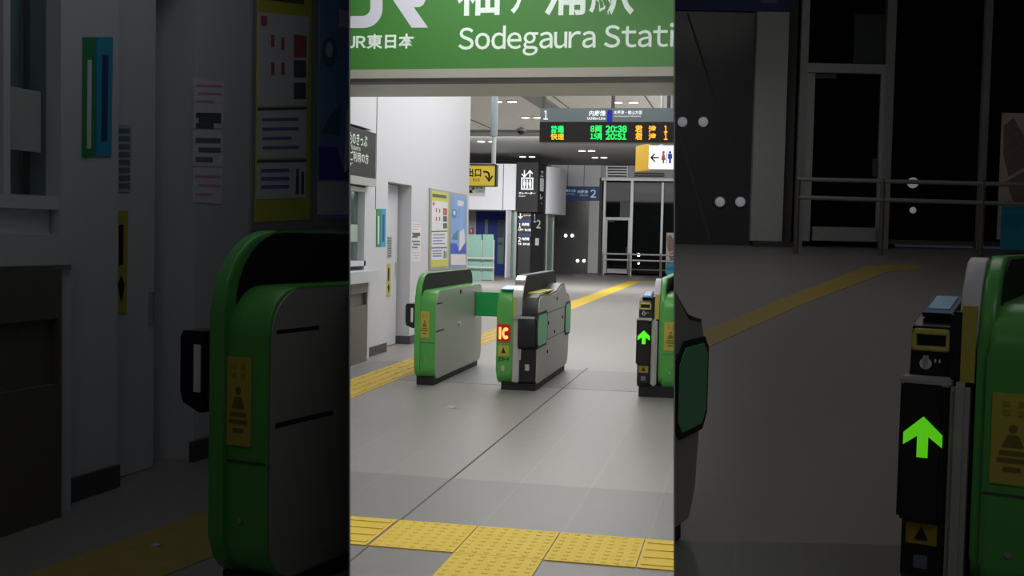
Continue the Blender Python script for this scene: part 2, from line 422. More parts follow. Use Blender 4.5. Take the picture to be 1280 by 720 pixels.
# counter block with dark steel front
t = thing('ticket_counter', 'white ticket window counter with a dark steel front panel and recessed coin tray', 'counter', (-4.5, 12, 0))
bm = B(); box(bm, (-5.2, 9.8, 0), (-4.33, 12.50, .93)); obj('body', bm, M_wall, t, planes=KEEP_C[:1])
bm = B()
prism(bm, [Vector((-5.2, y, z)) for y, z in rounded(9.8, .92, 12.5, 1.05, (0, 0, .05, 0))], (1.0, 0, 0)); obj('worktop', bm, M_wall, t, planes=KEEP_C[:1])
bm = B(); box(bm, (-4.33, 9.8, 0), (-4.25, 12.2, .66)); box(bm, (-4.33, 9.8, .66), (-4.29, 12.2, .80)); box(bm, (-4.33, 9.8, .8), (-4.25, 12.2, .92)); obj('front_panel', bm, M_steel_dk, t, planes=KEEP_C[:1])
bm = B(); box(bm, (-4.33, 12.17, .6), (-4.252, 12.2, .85)); obj('tray_end', bm, M_steel_dk, t, planes=KEEP_C[:1])
# window
bm = B(); FWn = xframe(-4.42)
z0, z1 = 1.1, 1.96
wn = thing('window_1', 'x', 'x', (-4.45, 11.9, 1.1)); del wn['label']; del wn['category']; wn['kind'] = 'structure'
bm = B()
box(bm, (-4.5, 11.2, z0), (-4.36, 12.42, z0+.06)); box(bm, (-4.5, 11.2, z1), (-4.36, 12.42, z1+.05)); box(bm, (-4.5, 12.36, z0), (-4.36, 12.42, z1)); box(bm, (-4.48, 11.93, z0), (-4.40, 11.97, z1)); obj('window_frame', bm, M_wall, wn, planes=KEEP_C[:1])
bm = B(); box(bm, (-4.455, 11.2, z0+.06), (-4.447, 12.36, z1)); obj('pane', bm, M_glass, wn, planes=KEEP_C[:1])
bm = B()
for k, (ya, yb) in enumerate(((11.98, 12.03), (12.06, 12.08), (12.13, 12.16), (12.19, 12.21), (12.26, 12.28))): box(bm, (-4.60, ya, z0+.06), (-4.57, yb, z1))
obj('blind_slats', bm, M_steel_dk, wn, planes=KEEP_C[:1])
bm = B(); box(bm, (-4.7, 11.2, z0), (-4.66, 12.42, z1)); obj('blind', bm, mat('blind_white', 'c6d8dc', .5), wn, planes=KEEP_C[:1])
bm = B(); box(bm, (-4.44, 11.95, 1.38), (-4.42, 12.3, 1.58)); obj('notice', bm, mat('notice_grey', 'a7b4b0', .5), wn, planes=KEEP_C[:1])
bm = B(); box(bm, (-5.6, 9.5, 0), (-4.72, Ywin1, 2.7)); struct('wall_left_window', bm, M_wall, planes=KEEP_C[:1])
bm = B(); box(bm, (-4.72, 12.42, 0.9), (-4.38, Ywin1+.001, 2.7)); struct('wall_left_pier', bm, M_wall)
bm = B(); box(bm, (-4.72, 9.8, 2.03), (-4.27, 12.5, 2.12)); struct('trim_8', bm, M_wall2, planes=KEEP_C[:1])
# black sign
fr = xframe(-4.30); t = thing('hanging_sign', 'black sign board with white lettering above the ticket window', 'sign', (-4.32, 12, 2.12))
bm = B(); box(bm, (-4.42, 11.2, 2.125), (-4.30, 12.545, 2.66)); obj('board', bm, M_blkm, t, planes=KEEP_C[:1])
bm = B()
ptext(bm, '色のきっぷ', fr, 435, 166, 459, 181.5, .001, .01); ptext(bm, 'ed Tickets', fr, 433, 181, 450.5, 187, .001)
ptext(bm, 'ご利用の方', fr, 437, 190, 460.5, 203, .001, .01); ptext(bm, 'r', fr, 438, 203.5, 441, 207, .001)
obj('lettering', bm, M_text, t, planes=KEEP_C[:1])
def papers(fr, mp, where, planes, grp):
    o = fr.at(*fr.px(*mp(476, 284)))
    t = thing('notice_strip', 'tall green notice strip on the %s wall, left of the door' % where, 'notice', (o.x, o.y, o.z))
    bm = B(); ppoly(bm, fr, ((471, 261), (475.8, 261), (475.6, 308), (470.6, 308.3)), .001, .008, mp); obj('panel', bm, M_teal, t, planes=planes)
    bm = B(); ppoly(bm, fr, ((472.6, 270), (474.2, 270), (474, 305), (472.4, 305)), .008, .010, mp); obj('print', bm, M_paper, t, planes=planes)
    t = thing('notice_strip', 'light blue notice strip beside the green one on the %s wall' % where, 'notice', (o.x, o.y, o.z))
    bm = B(); ppoly(bm, fr, ((476.3, 261), (482.6, 261), (482, 308), (476, 308)), .001, .008, mp); obj('panel', bm, M_aqua, t, planes=planes)
    bm = B(); ppoly(bm, fr, ((478.4, 268), (480.8, 268), (480.4, 302), (478, 302)), .008, .010, mp); obj('print', bm, M_navy, t, planes=planes)
def door_papers(fr, mp, where, planes):
    o = fr.at(*fr.px(*mp(486, 310)))
    t = thing('notice', 'small grey printed notice on the %s door above a yellow strip' % where, 'notice', (o.x, o.y, o.z))
    bm = B(); ppoly(bm, fr, ((484.6, 295.5), (490, 295.5), (489.6, 322), (484.2, 322)), .001, .006, mp); obj('panel', bm, mat('notice_grey', 'a7b4b0', .5), t, planes=planes)
    bm = B()
    for k in range(8): ppoly(bm, fr, ((485, 297+k*3.1), (489.3, 297+k*3.1), (489.2, 299+k*3.1), (485, 299+k*3.1)), .006, .008, mp)
    obj('print', bm, M_print, t, planes=planes)
    t = thing('warning_strip', 'narrow yellow vertical warning strip on the %s door' % where, 'notice', (o.x, o.y, o.z-.5))
    bm = B(); ppoly(bm, fr, ((483.6, 329.5), (488.6, 329.5), (488, 370), (483, 370)), .001, .006, mp); obj('panel', bm, M_yel, t, planes=planes)
    bm = B(); cyl_pts = [(485, 335), (486.8, 335), (486.6, 351), (485, 351)]; ppoly(bm, fr, cyl_pts, .006, .008, mp); ppoly(bm, fr, ((484.4, 359), (486, 355), (487.2, 359), (486, 366)), .006, .008, mp); obj('print', bm, M_ink, t, planes=planes)
bm = B(); pbox(bm, FM, 470.4, 100, 471, 262, 0, .003); struct('trim_15', bm, M_joint)
papers(FM, IDM, 'bright office', (), '')
door_papers(xframe(-4.545), IDM, 'bright office', ())
def taped(fr, mp, where, planes):
    o = fr.at(*fr.px(*mp(520, 300)))
    cols = [((514.4, 277), (526.5, 279), (526.3, 290), (514.4, 289)), ((514.4, 289), (526.3, 290), (526, 297), (514.3, 297)), ((514.3, 297.5), (526, 297.5), (526, 312), (514.2, 312)), ((514.2, 312.5), (526, 312.5), (525.6, 327), (514.1, 326))]
    names = ['topmost white printed notice', 'second white notice with dark pictures', 'third notice with brown and grey print', 'lowest pale pink-edged notice']
    for k, (q, nm) in enumerate(zip(cols, names)):
        t = thing('notice', nm+', taped on the %s wall' % where, 'notice', (o.x, o.y, o.z-.1*k), 0, None)
        bm = B(); ppoly(bm, fr, q, .001, .004, mp); obj('sheet', bm, M_paper, t, planes=planes)
        bm = B(); (xa, ya), (xb, _), _, (_, yb) = q
        for j in range(3):
            yy = ya+(yb-ya)*(.22+.26*j); ppoly(bm, fr, ((xa+1+(j == 1)*1, yy), (xb-1-(j == 2)*3, yy+.2), (xb-1-(j == 2)*3, yy+(2.2 if k in (1, 2) else 1)), (xa+1+(j == 1)*1, yy+(2 if k in (1, 2) else .8))), .004, .006, mp)
        obj('print', bm, (M_pink, M_peach, M_print, M_pink)[k], t, planes=planes)
taped(FM, IDM, 'bright office', ())
def posters(fr, mp, where, planes):
    o = fr.at(*fr.px(*mp(550, 336)))
    t = thing('poster', 'yellow bordered information poster in a steel frame on the %s wall' % where, 'poster', (o.x, o.y, o.z))
    bm = B()
    ppoly(bm, fr, ((537.8, 235), (562, 239.5), (561.5, 336), (537, 337.5)), .001, .02, mp); obj('frame', bm, M_alu, t, planes=planes)
    bm = B(); ppoly(bm, fr, ((539.6, 238), (561, 242), (560.2, 333), (538.8, 334)), .02, .024, mp); obj('backing', bm, M_ygrn, t, planes=planes)
    bm = B(); ppoly(bm, fr, ((540, 251), (560, 253), (559, 288), (539.8, 288.5)), .024, .027, mp); ppoly(bm, fr, ((539.8, 290), (559, 289.6), (558.8, 308.5), (539.6, 309)), .024, .027, mp); ppoly(bm, fr, ((539.6, 310.5), (558.8, 310), (558.5, 324.5), (539.4, 325)), .024, .027, mp); obj('sheet', bm, M_paper, t, planes=planes)
    bm = B(); ppoly(bm, fr, ((541, 242), (558, 244.5), (558, 248), (541, 246)), .024, .028, mp)
    for yy in (289, 309.6): ppoly(bm, fr, ((539.6, yy), (559, yy-.4), (559, yy+.6), (539.6, yy+1)), .027, .029, mp)
    ppoly(bm, fr, ((554, 279), (558.8, 279), (558.8, 285.5), (554, 285.5)), .027, .029, mp); ppoly(bm, fr, ((554, 270), (558.8, 270.3), (558.8, 277), (554, 277)), .027, .029, mp)
    ppoly(bm, fr, ((555, 313), (556, 313), (556, 323), (554.6, 323)), .027, .029, mp); ppoly(bm, fr, ((557, 314), (558, 314), (558, 323), (556.8, 323)), .027, .029, mp)
    obj('print', bm, M_peach, t, planes=planes)
    bm = B(); ppoly(bm, fr, ((554, 260), (559, 260.6), (559, 269), (554, 269)), .027, .029, mp); ppoly(bm, fr, ((541, 252.5), (543.4, 252.8), (543.4, 256.6), (541, 256.6)), .027, .029, mp)
    for xx, yy in ((545, 260), (549, 261), (545, 271), (549, 271)): ppoly(bm, fr, ((xx, yy), (xx+1.3, yy+.1), (xx+1.3, yy+5), (xx, yy+5)), .027, .029, mp)
    obj('red_print', bm, M_red, t, planes=planes)
    bm = B()
    for k in range(4): ppoly(bm, fr, ((541.5, 293+k*3.7), (556-3*(k == 2), 292.8+k*3.7), (556-3*(k == 2), 294+k*3.7), (541.5, 294.2+k*3.7)), .027, .029, mp)
    for k in range(3): ppoly(bm, fr, ((541, 313+k*3.2), (552, 312.8+k*3.2), (552, 314.2+k*3.2), (541, 314.4+k*3.2)), .027, .029, mp)
    obj('text_lines', bm, mat('print_violet', '7078b4', .6), t, planes=planes)
    t = thing('poster', 'light blue framed poster right of the yellow one on the %s wall' % where, 'poster', (o.x, o.y, o.z))
    bm = B(); ppoly(bm, fr, ((562.3, 239.6), (584, 243.5), (583.6, 335.5), (561.8, 336)), .001, .02, mp); obj('frame', bm, M_alu, t, planes=planes)
    bm = B(); ppoly(bm, fr, ((564.3, 242.5), (583, 246), (582.4, 333), (563.4, 333)), .02, .024, mp); obj('picture', bm, M_sky, t, planes=planes)
    bm = B(); ppoly(bm, fr, ((563.8, 304), (571, 304.5), (574, 315), (582.4, 302), (582.4, 317), (563.8, 317)), .024, .027, mp); obj('dark_blue_shape', bm, M_blue, t, planes=planes)
    bm = B(); ppoly(bm, fr, ((563.6, 318), (582.4, 318), (582.4, 331), (563.6, 331)), .024, .027, mp); ppoly(bm, fr, ((575, 290), (580, 286), (581.5, 300), (580, 314), (574, 314)), .024, .026, mp); ppoly(bm, fr, ((572, 250), (580, 252), (579, 258), (572, 257)), .024, .026, mp); obj('white_area', bm, M_paper, t, planes=planes)
    bm = B()
    P = []
    for k in range(16):
        a = k*math.tau/16; P.append((568+3*math.cos(a), 267+6*math.sin(a)))
    ppoly(bm, fr, P, .024, .027, mp); ppoly(bm, fr, ((567, 293), (573, 287), (572, 300), (565, 299)), .024, .027, mp); obj('dark_figure', bm, mat('poster_slate', '4f7fa4', .5, noise=.3, scale=9), t, planes=planes)
    bm = B(); P = [(568+1.4*math.cos(k*math.tau/12), 266+3*math.sin(k*math.tau/12)) for k in range(12)]; ppoly(bm, fr, P, .027, .029, mp); obj('white_spot', bm, M_paper, t, planes=planes)
posters(FM, IDM, 'bright office', ())

# ------------------------------------------------------------------ station name sign
fr = yframe(9.8)
t = thing('station_sign', 'large green station name board with white lettering hanging over the gates', 'sign', (-2.1, 9.85, 2.9))
zg = fr.px(640, 85.5)[1]; zf = fr.px(640, 97)[1]; zd = fr.px(640, 101.5)[1]
bm = B(); box(bm, (-5, 9.8, zg), (1, 9.95, 3.95)); obj('board', bm, M_green_sign, t, planes=KEEP_C)
bm = B(); box(bm, (-5, 9.785, zf), (1, 9.96, zg)); obj('frame', bm, mat('sign_frame', 'a29e92', .5, noise=.02), t, planes=KEEP_C)
bm = B(); box(bm, (-5, 9.79, zd), (1, 9.96, zf)); obj('lower_trim', bm, M_char, t, planes=KEEP_C)
bm = B()
ptext(bm, 'Sodegaura Stati', fr, 573, 30.5, 842.5, 69, .0003, .011, .0004)
ptext(bm, '袖', fr, 571, -38, 625, 19.5, .0003, .02, .0004); ptext(bm, 'ケ', fr, 632, -32, 663, 17, .0003, .02, .0004)
ptext(bm, '浦', fr, 680, -38, 735, 19, .0003, .02, .0004); ptext(bm, '駅', fr, 737, -38, 793, 19, .0003, .02, .0004)
obj('lettering', bm, M_text, t, planes=KEEP_C)
# the rounded emblem: letter J hook and the R with its slanting leg
bm = B()
def pp(pts, n0=.001, n1=.004): ppoly(bm, fr, pts, n0, n1)
J = [(463, -60), (478, -60), (478, 12)]
for k in range(9): a = math.radians(k*90/8); J.append((454+24*math.cos(a), 11+24*math.sin(a)))
J += [(420, 35), (420, 20), (452, 20)]
for k in range(7): a = math.radians(90-k*90/6); J.append((453+10*math.cos(a), 9.5+10.5*math.sin(a)))
pp(J)
pp([(488, -6), (490, -2), (514.5, 34.5), (535, 34.5), (517, 9)] + [(524, 9), (529, 6), (532, 0), (533, -6)])
pp([(488, -60), (500, -60), (500, -6), (488, -6)]); pp([(500, -60), (526, -60), (533, -53), (533, -46), (500, -46)]); pp([(519, -46), (533, -46), (533, -5.9), (519, -5.9)])
obj('emblem', bm, M_logo, t, planes=KEEP_C)
bm = B(); ptext(bm, 'JR東日本', fr, 434, 42.5, 518, 61, .0003, .03, .0004); obj('company_lettering', bm, M_text, t, planes=KEEP_C)

# ------------------------------------------------------------------ departure board
fr = yframe(13.0)
t = thing('departure_board', 'hanging black departure display with green and orange characters under a grey platform sign', 'display', (-1.7, 13.05, 2.6))
z = lambda y: fr.px(750, y)[1]
bm = B(); u0 = fr.px(674.5, 165)[0]; box(bm, (u0, 13.0, z(178)), (1, 13.2, z(152.5))); obj('display', bm, M_blk, t, planes=KEEP_C)
bm = B(); u1 = fr.px(675.5, 143)[0]; box(bm, (u1, 12.99, z(152.5)), (1, 13.2, z(135.2))); obj('sign_panel', bm, M_signgrey, t, planes=KEEP_C)
bm = B(); ptext(bm, '1', fr, 679.5, 138.2, 685, 149.5, .012, .01); ptext(bm, '内房線', fr, 736.5, 138, 757, 145, .012, .02); ptext(bm, 'Uchibo Line', fr, 734, 146, 757, 149.6, .012, .02)
ptext(bm, '木更津・館山方面', fr, 767, 138.2, 802.5, 143, .012, .01); ptext(bm, 'for Kisarazu & Tateyama', fr, 767.5, 144.2, 801, 146.6, .012)
obj('lettering', bm, M_text_lit, t, planes=KEEP_C)
bm = B(); pbox(bm, fr, 759, 137.4, 765, 153, .01, .014); obj('blue_bar', bm, M_blueface, t)
bm = B(); ptext(bm, '普通', fr, 688.5, 157, 704.8, 165.8, .001, .02); ptext(bm, '8両', fr, 738, 157, 752.5, 165.6, .001, .02); ptext(bm, '20:38', fr, 757, 157, 783.5, 165.6, .001, .03)
ptext(bm, '15両', fr, 738, 166.6, 752.5, 174.6, .001, .02); ptext(bm, '20:51', fr, 757, 166.6, 783, 174.6, .001, .03); obj('green_characters', bm, M_led_g, t)
bm = B(); ptext(bm, '快速', fr, 688.5, 166.4, 705, 174.8, .001, .02)
for y0, y1 in ((157, 165.6), (166.4, 174.8)):
    ptext(bm, '君', fr, 794, y0, 803, y1, .001, .02); ptext(bm, '津', fr, 810.5, y0, 820, y1, .001, .02); ptext(bm, '1', fr, 830, y0, 834.5, y1, .001, .02)
obj('orange_characters', bm, M_led_o, t)
for px in (678, 765, 835):
    a = fr.px(px, 135)[0]; bm = B(); cyl(bm, (a, 13.1, z(136)), (a, 13.1, 4.4), .022, 10); obj('hanger', bm, M_joint, t, planes=KEEP_C)

# ------------------------------------------------------------------ yellow exit sign on its pole
fr = yframe(21)
o = fr.at(*fr.px(603, 232)); t = thing('exit_sign', 'yellow hanging exit sign with a curved black arrow, beside the white wall corner', 'sign', (o.x, 21.05, o.z))
bm = B(); pbox(bm, fr, 560, 206.5, 618.5, 232, -.12, 0); obj('panel', bm, M_ysign_lit, t)
bm = B(); pbox(bm, fr, 618.5, 205.8, 620.6, 233, -.14, .01); pbox(bm, fr, 560, 204.8, 619, 206.5, -.13, .01); pbox(bm, fr, 560, 232, 619, 233, -.13, .01); obj('frame', bm, M_ink, t)
bm = B(); ptext(bm, '出口', fr, 583.5, 210, 601.5, 221, .001, .03); ptext(bm, 'Exit', fr, 591.5, 222.5, 600.5, 226.5, .001)
pts = [fr.px(x, y) for x, y in ((604.5, 214.6), (608.5, 214.8), (611, 216.6), (611.5, 220), (611.5, 223))]; thick_path(bm, pts, .034, fr, .001, .004)
a, b_, c = [fr.px(x, y) for x, y in ((611.4, 226), (607.2, 220.2), (615.5, 220.2))]; thick_path(bm, [b_, a, c], .03, fr, .001, .004)
obj('lettering', bm, M_ink, t)
bm = B(); a = fr.px(616, 206); p = fr.at(*a); cyl(bm, (p.x+.0, 21.06, p.z-.05), (p.x+.0, 21.06, 3.45), .045, 14); obj('pole', bm, M_alu, t)
bm = B(); cyl(bm, (p.x, 21.06, 3.4), (p.x, 21.06, 4.4), .062, 14); obj('pole_sleeve', bm, M_signgrey, t)
fr = yframe(21.06)
o = fr.at(*fr.px(595, 245)); t = thing('direction_notice', 'small white notice with a black diagonal arrow below the yellow exit sign', 'sign', (o.x, 21.06, o.z))
bm = B(); pbox(bm, fr, 575, 233.1, 606.3, 245.5, -.02, 0); obj('panel', bm, M_paper, t)
bm = B(); ptext(bm, '東日本', fr, 589, 234, 604, 236, .001); ptext(bm, 'バスのりば', fr, 595, 238, 604.5, 241, .001)
thick_path(bm, [fr.px(592.5, 235.5), fr.px(588, 240)], .02, fr, .001, .004); ppoly(bm, fr, ((586.6, 241.5), (587, 236.8), (591.4, 240.8)), .001, .004); obj('lettering', bm, M_ink, t)

# ------------------------------------------------------------------ toilet direction sign
fr = yframe(20)
o = fr.at(*fr.px(820, 210)); t = thing('toilet_sign', 'hanging lit toilet direction sign, white face with arrow and figures, yellow end', 'sign', (o.x, 20.1, o.z))
uA, uB = fr.px(811, 196)[0], fr.px(847, 196)[0]; zA, zB = fr.px(826, 210.5)[1], fr.px(826, 181.8)[1]
bm = B(); box(bm, (uA, 20, zA), (uB, 20.25, zB)); obj('face', bm, M_signface, t, planes=KEEP_C)
uC = on_y(794.5, 197, 20.55).x; bm = B(); zc = .0
prism(bm, [Vector((uA-.004, 19.99, zA-.03)), Vector((uA-.004, 20.3, zA-.03)), Vector((uC, 20.6, zA-.03)), Vector((uC, 20.55, zA-.03))], (0, 0, zB-zA+.06)); obj('yellow_end', bm, M_ysign, t)
bm = B(); thick_path(bm, [fr.px(814, 197), fr.px(823, 197)], .025, fr, .001, .005); thick_path(bm, [fr.px(818.3, 192.5), fr.px(814, 197), fr.px(818.3, 201.8)], .025, fr, .001, .005); obj('arrow', bm, M_ink, t)
def figure(cx, col, skirt, nm):
    bm = B(); a = fr.px(cx, 190.5); r = .022
    c = fr.at(*a); cyl(bm, c + fr.n*.001, c+fr.n*.005, r*1.1, 12)
    if skirt: ppoly(bm, fr, ((cx-1.2, 192.3), (cx+1.2, 192.3), (cx+3, 200), (cx+1, 200), (cx+1, 204), (cx-1, 204), (cx-1, 200), (cx-3, 200)), .001, .005)
    else: ppoly(bm, fr, ((cx-2.7, 192.3), (cx+2.7, 192.3), (cx+2.7, 198.5), (cx+1.4, 198.5), (cx+1.4, 204), (cx-1.4, 204), (cx-1.4, 198.5), (cx-2.7, 198.5)), .001, .005)
    obj(nm, bm, col, t)
figure(829.3, M_red, True, 'woman_symbol'); figure(837.5, M_blue, False, 'man_symbol')
bm = B(); pbox(bm, fr, 833.2, 189, 833.8, 204.5, .001, .004); obj('divider', bm, M_print, t)
bm = B(); p = fr.at(*fr.px(826, 182)); cyl(bm, (p.x, 20.12, p.z-.02), (p.x, 20.12, 4.4), .03, 10); obj('pole', bm, M_alu, t)

# dome camera
p = on_z(651.5, 159, 4.36); t = thing('security_camera', 'small black dome camera on the ceiling left of the departure board', 'camera', (p.x, p.y, 4.33))
p = on_z(651.5, 161, 4.33)
bm = B(); cyl(bm, (p.x, p.y, 4.27), (p.x, p.y, 4.33), .13, 16); obj('housing', bm, M_alu, t)
bm = B(); bmesh.ops.create_uvsphere(bm, u_segments=16, v_segments=8, radius=.1, matrix=Matrix.Translation((p.x, p.y, 4.27))); obj('dome', bm, M_blk, t, smooth=True)

# ------------------------------------------------------------------ elevator block
Y0 = 38.0; fr = yframe(Y0)
zt, zbm = fr.px(655, 205)[1], fr.px(655, 263)[1]
def X(px, Y, y=235): return on_y(px, y, Y).x
t = thing('elevator', 'elevator block with white fascia, black corner signs and glass sides beyond the gates', 'elevator', (X(645, 38, 340), 39.5, 0))
# fascia white (left)
bm = B(); prism(bm, [Vector((X(560, 38), 38, zbm)), Vector((X(645, 38), 38, zbm)), Vector((X(645, 38), 41, zbm)), Vector((X(560, 38), 41, zbm))], (0, 0, zt-zbm)); obj('fascia', bm, M_wallb, t)
bm = B(); pbox(bm, fr, 628.6, 205, 629.3, 262, 0, .01); obj('fascia_joint', bm, M_joint, t)
# rounded white end (right)
pts = [Vector((X(679.5, 38.9), 38.9, 0))]
for k in range(7):
    a = math.radians(k*90/6); pts.append(Vector((X(681, 39)+ .28*math.sin(a)*1.3, 39.0 + 1.2*(1-math.cos(a)), 0)))
pts += [Vector((pts[-1].x, 41.5, 0)), Vector((X(660, 41.5), 41.5, 0))]
for p in pts: p.z = zbm-.08
bm = B(); prism(bm, pts, (0, 0, zt-zbm+.06)); obj('rounded_fascia', bm, M_wallb, t, smooth=True)
# black sign column: front and chamfered side
xa, xb, xc = X(645.5, 37.9), X(672.5, 37.9), X(680.5, 38.7)
PL = [Vector((xa, 37.9, zbm-.05)), Vector((xb, 37.9, zbm-.05)), Vector((xc, 38.7, zbm-.05)), Vector((xc, 40, zbm-.05)), Vector((xa, 40, zbm-.05))]
bm = B(); prism(bm, PL, (0, 0, zt-zbm+.1)); obj('sign_head', bm, M_blkm, t)
xb2 = X(664.5, 38.1)
PL = [Vector((xa+.05, 38.1, 0)), Vector((xb2, 38.1, 0)), Vector((xc-.02, 39.0, 0)), Vector((xc-.02, 40, 0)), Vector((xa+.05, 40, 0))]
bm = B(); prism(bm, PL, (0, 0, zbm-.04)); obj('sign_column', bm, M_char, t)
f2 = yframe(37.9); f3 = yframe(38.1)
bm = B()
thick_path(bm, [f2.px(655.6, 213), f2.px(655.6, 221)], .035, f2, .001, .01); thick_path(bm, [f2.px(652.6, 217.6), f2.px(655.6, 221), f2.px(658.6, 217.6)], .035, f2, .001, .01)
thick_path(bm, [f2.px(662.5, 221), f2.px(662.5, 213.6)], .035, f2, .001, .01); thick_path(bm, [f2.px(659.5, 217), f2.px(662.5, 213.4), f2.px(665.5, 217)], .035, f2, .001, .01)
for q in ((651.6, 222, 666.4, 223.4), (651.6, 235.6, 666.4, 237), (651.6, 222, 653, 237), (665, 222, 666.4, 237)): pbox(bm, f2, *q, .001, .01)
for cx in (655.4, 659, 662.6):
    pbox(bm, f2, cx-1.2, 227, cx+1.2, 232, .001, .01); pbox(bm, f2, cx-.8, 232, cx+.8, 235, .001, .01); c = f2.at(*f2.px(cx, 225.5)); cyl(bm, c+f2.n*.001, c+f2.n*.01, .03, 10)
ptext(bm, 'エレベーター', f2, 648.5, 239.8, 669, 243, .001, .03); ptext(bm, 'Elevator', f2, 648.5, 244, 657, 246, .001)
obj('elevator_symbol', bm, M_text_lit, t)
bm = B()
thick_path(bm, [f3.px(650.5, 267), f3.px(650.5, 273)], .03, f3, .001, .01); thick_path(bm, [f3.px(648.2, 270.5), f3.px(650.5, 273), f3.px(652.8, 270.5)], .03, f3, .001, .01)
ptext(bm, 'エレベーター', f3, 654.5, 268, 663.8, 270.5, .001, .02); ptext(bm, '1', f3, 648.4, 279, 651, 284.5, .001, .02); ptext(bm, '内房線', f3, 652.5, 278.5, 661.5, 282.5, .001, .03); ptext(bm, '木更津・館山方面', f3, 647.5, 285.5, 663.5, 289, .001, .02)
ptext(bm, '2', f3, 647.5, 296.5, 651, 302, .001, .02); ptext(bm, '内房線', f3, 652.5, 296.5, 661.5, 300.5, .001, .03); ptext(bm, '千葉・東京方面', f3, 647.5, 303.5, 662, 306.5, .001, .02)
obj('platform_lettering', bm, M_text_lit, t)
bm = B(); pbox(bm, f3, 647.5, 275.3, 664, 278, .001, .008); pbox(bm, f3, 647.5, 292, 664, 295, .001, .008); obj('blue_bars', bm, M_navy, t)
# lettering on the chamfered face
d = Vector((xc-xb, .8, 0)); f4 = Frame(Vector((xb, 37.9, 0)), d)
bm = B(); L = d.length
text(bm, 'エ', f4, L*.35, 3.55, L*.8, 3.75, .001, .02); text(bm, 'レ', f4, L*.35, 2.75, L*.75, 2.95, .001, .02); text(bm, 'ー', f4, L*.5, 2.55, L*.62, 2.7, .001, .02)
fbox(bm, f4, L*.3, 3.05, L*.85, 3.5, .001, .008); obj('side_lettering', bm, M_text, t)
d5 = Vector((xc-.02-xb2, .9, 0)); f5 = Frame(Vector((xb2, 38.1, 0)), d5); L5 = d5.length
bm = B(); text(bm, '1', f5, L5*.2, 1.95, L5*.35, 2.25, .001, .02); text(bm, '2', f5, L5*.4, 1.75, L5*.7, 2.05, .001, .02); fbox(bm, f5, L5*.35, 1.15, L5*.6, 1.4, .001, .006); obj('side_numbers', bm, M_text, t)
# door frame, glass
bm = B(); pbox(bm, yframe(38.1), 631.5, 262, 634.2, 351, -.1, 0); obj('door_post', bm, M_wall, t)
bm = B(); pbox(bm, yframe(38.15), 634.2, 262, 638.5, 351, -.1, 0); pbox(bm, yframe(38.2), 642, 264, 645.5, 349, -.1, 0); obj('door_frame', bm, M_alu, t)
bm = B(); pbox(bm, yframe(38.3), 638, 264, 643, 349, -.03, 0); obj('door_glass', bm, M_greenglass, t)
bm = B(); xg0, xg1 = X(680, 39.2, 300), X(691, 40.4, 300)
prism(bm, [Vector((xg0, 39.2, 0)), Vector((xg1, 40.4, 0)), Vector((xg1-.02, 40.44, 0)), Vector((xg0-.02, 39.24, 0))], (0, 0, zbm-.08)); obj('side_glass', bm, M_greenglass, t)
for px, Y in ((683, 39.4), (691, 40.4)):
    bm = B(); x = X(px, Y, 300); box(bm, (x-.04, Y-.05, 0), (x+.04, Y+.03, zbm-.08)); obj('glass_post', bm, M_alu, t)

# blue enclosure left of the elevator
fb = yframe(40.5); t = thing('blue_wall_panel', 'deep blue wall panel with pale notices beside the elevator', 'wall panel', (X(612, 40.5, 330), 40.55, 0))
bm = B(); x0, x1 = X(594, 40.5, 300), X(631, 40.5, 300); box(bm, (x0, 40.5, 0), (x1, 40.7, 2.7)); obj('panel', bm, M_deep, t)
bm = B(); pbox(bm, fb, 622, 275, 630, 330, 0, .02); pbox(bm, fb, 606, 274, 610, 292, 0, .02); obj('notice', bm, M_greenglass, t)
bm = B(); pbox(bm, fb, 622.5, 276, 629.5, 297, .02, .03); pbox(bm, fb, 622, 303, 628, 306, .02, .03); obj('print', bm, mat('print_olive', '4d5a58', .6), t)
bm = B(); pbox(bm, yframe(40.45), 586, 262, 594.5, 345, -.2, 0); struct('trim_9', bm, M_wall2)
bm = B(); pbox(bm, yframe(40.4), 584.2, 262, 586.2, 345, -.1, 0); struct('trim_10', bm, M_wall)
bm = B(); f6 = yframe(40.2); t = thing('fire_extinguisher', 'small red fire extinguisher box standing by the pale post behind the glass barrier', 'fire extinguisher', (X(589, 40.2, 290), 40.25, f6.px(589, 294)[1]))
pbox(bm, f6, 587.4, 284.5, 590.8, 292.5, -.1, 0); obj('case', bm, M_red, t); bm = B(); pbox(bm, f6, 588.4, 286.5, 589.8, 290.5, 0, .01); obj('window', bm, M_paper, t)
# glass barrier with handrails
fg = yframe(35.0); t = thing('glass_barrier', 'green-tinted glass barrier with steel posts and double handrail beyond the posters', 'barrier', (X(598, 35, 340), 35, 0))
for a, b_ in ((575, 601.5), (603, 616.5)):
    bm = B(); pbox(bm, fg, a, 293, b_, 350, -.03, 0); obj('pane', bm, M_greenglass, t)
for a in (601.8, 616.8):
    bm = B(); c = fg.px(a, 295)[0]; cyl(bm, (c, 35.05, 0), (c, 35.05, fg.px(a, 300)[1]), .03, 10); obj('post', bm, M_steel, t)
for y in (322, 333.5):
    bm = B(); a, b_ = fg.px(570, y, .1), fg.px(618, y-1, .1); cyl(bm, fg.at(a[0], a[1], .1), fg.at(b_[0], a[1], .1), .025, 10)
    for q in (588, 603, 614): u = fg.px(q, y, .1)[0]; cyl(bm, fg.at(u, a[1]-.005, .1), fg.at(u, a[1]-.1, 0), .012, 8)
    obj('handrail', bm, M_steel, t)

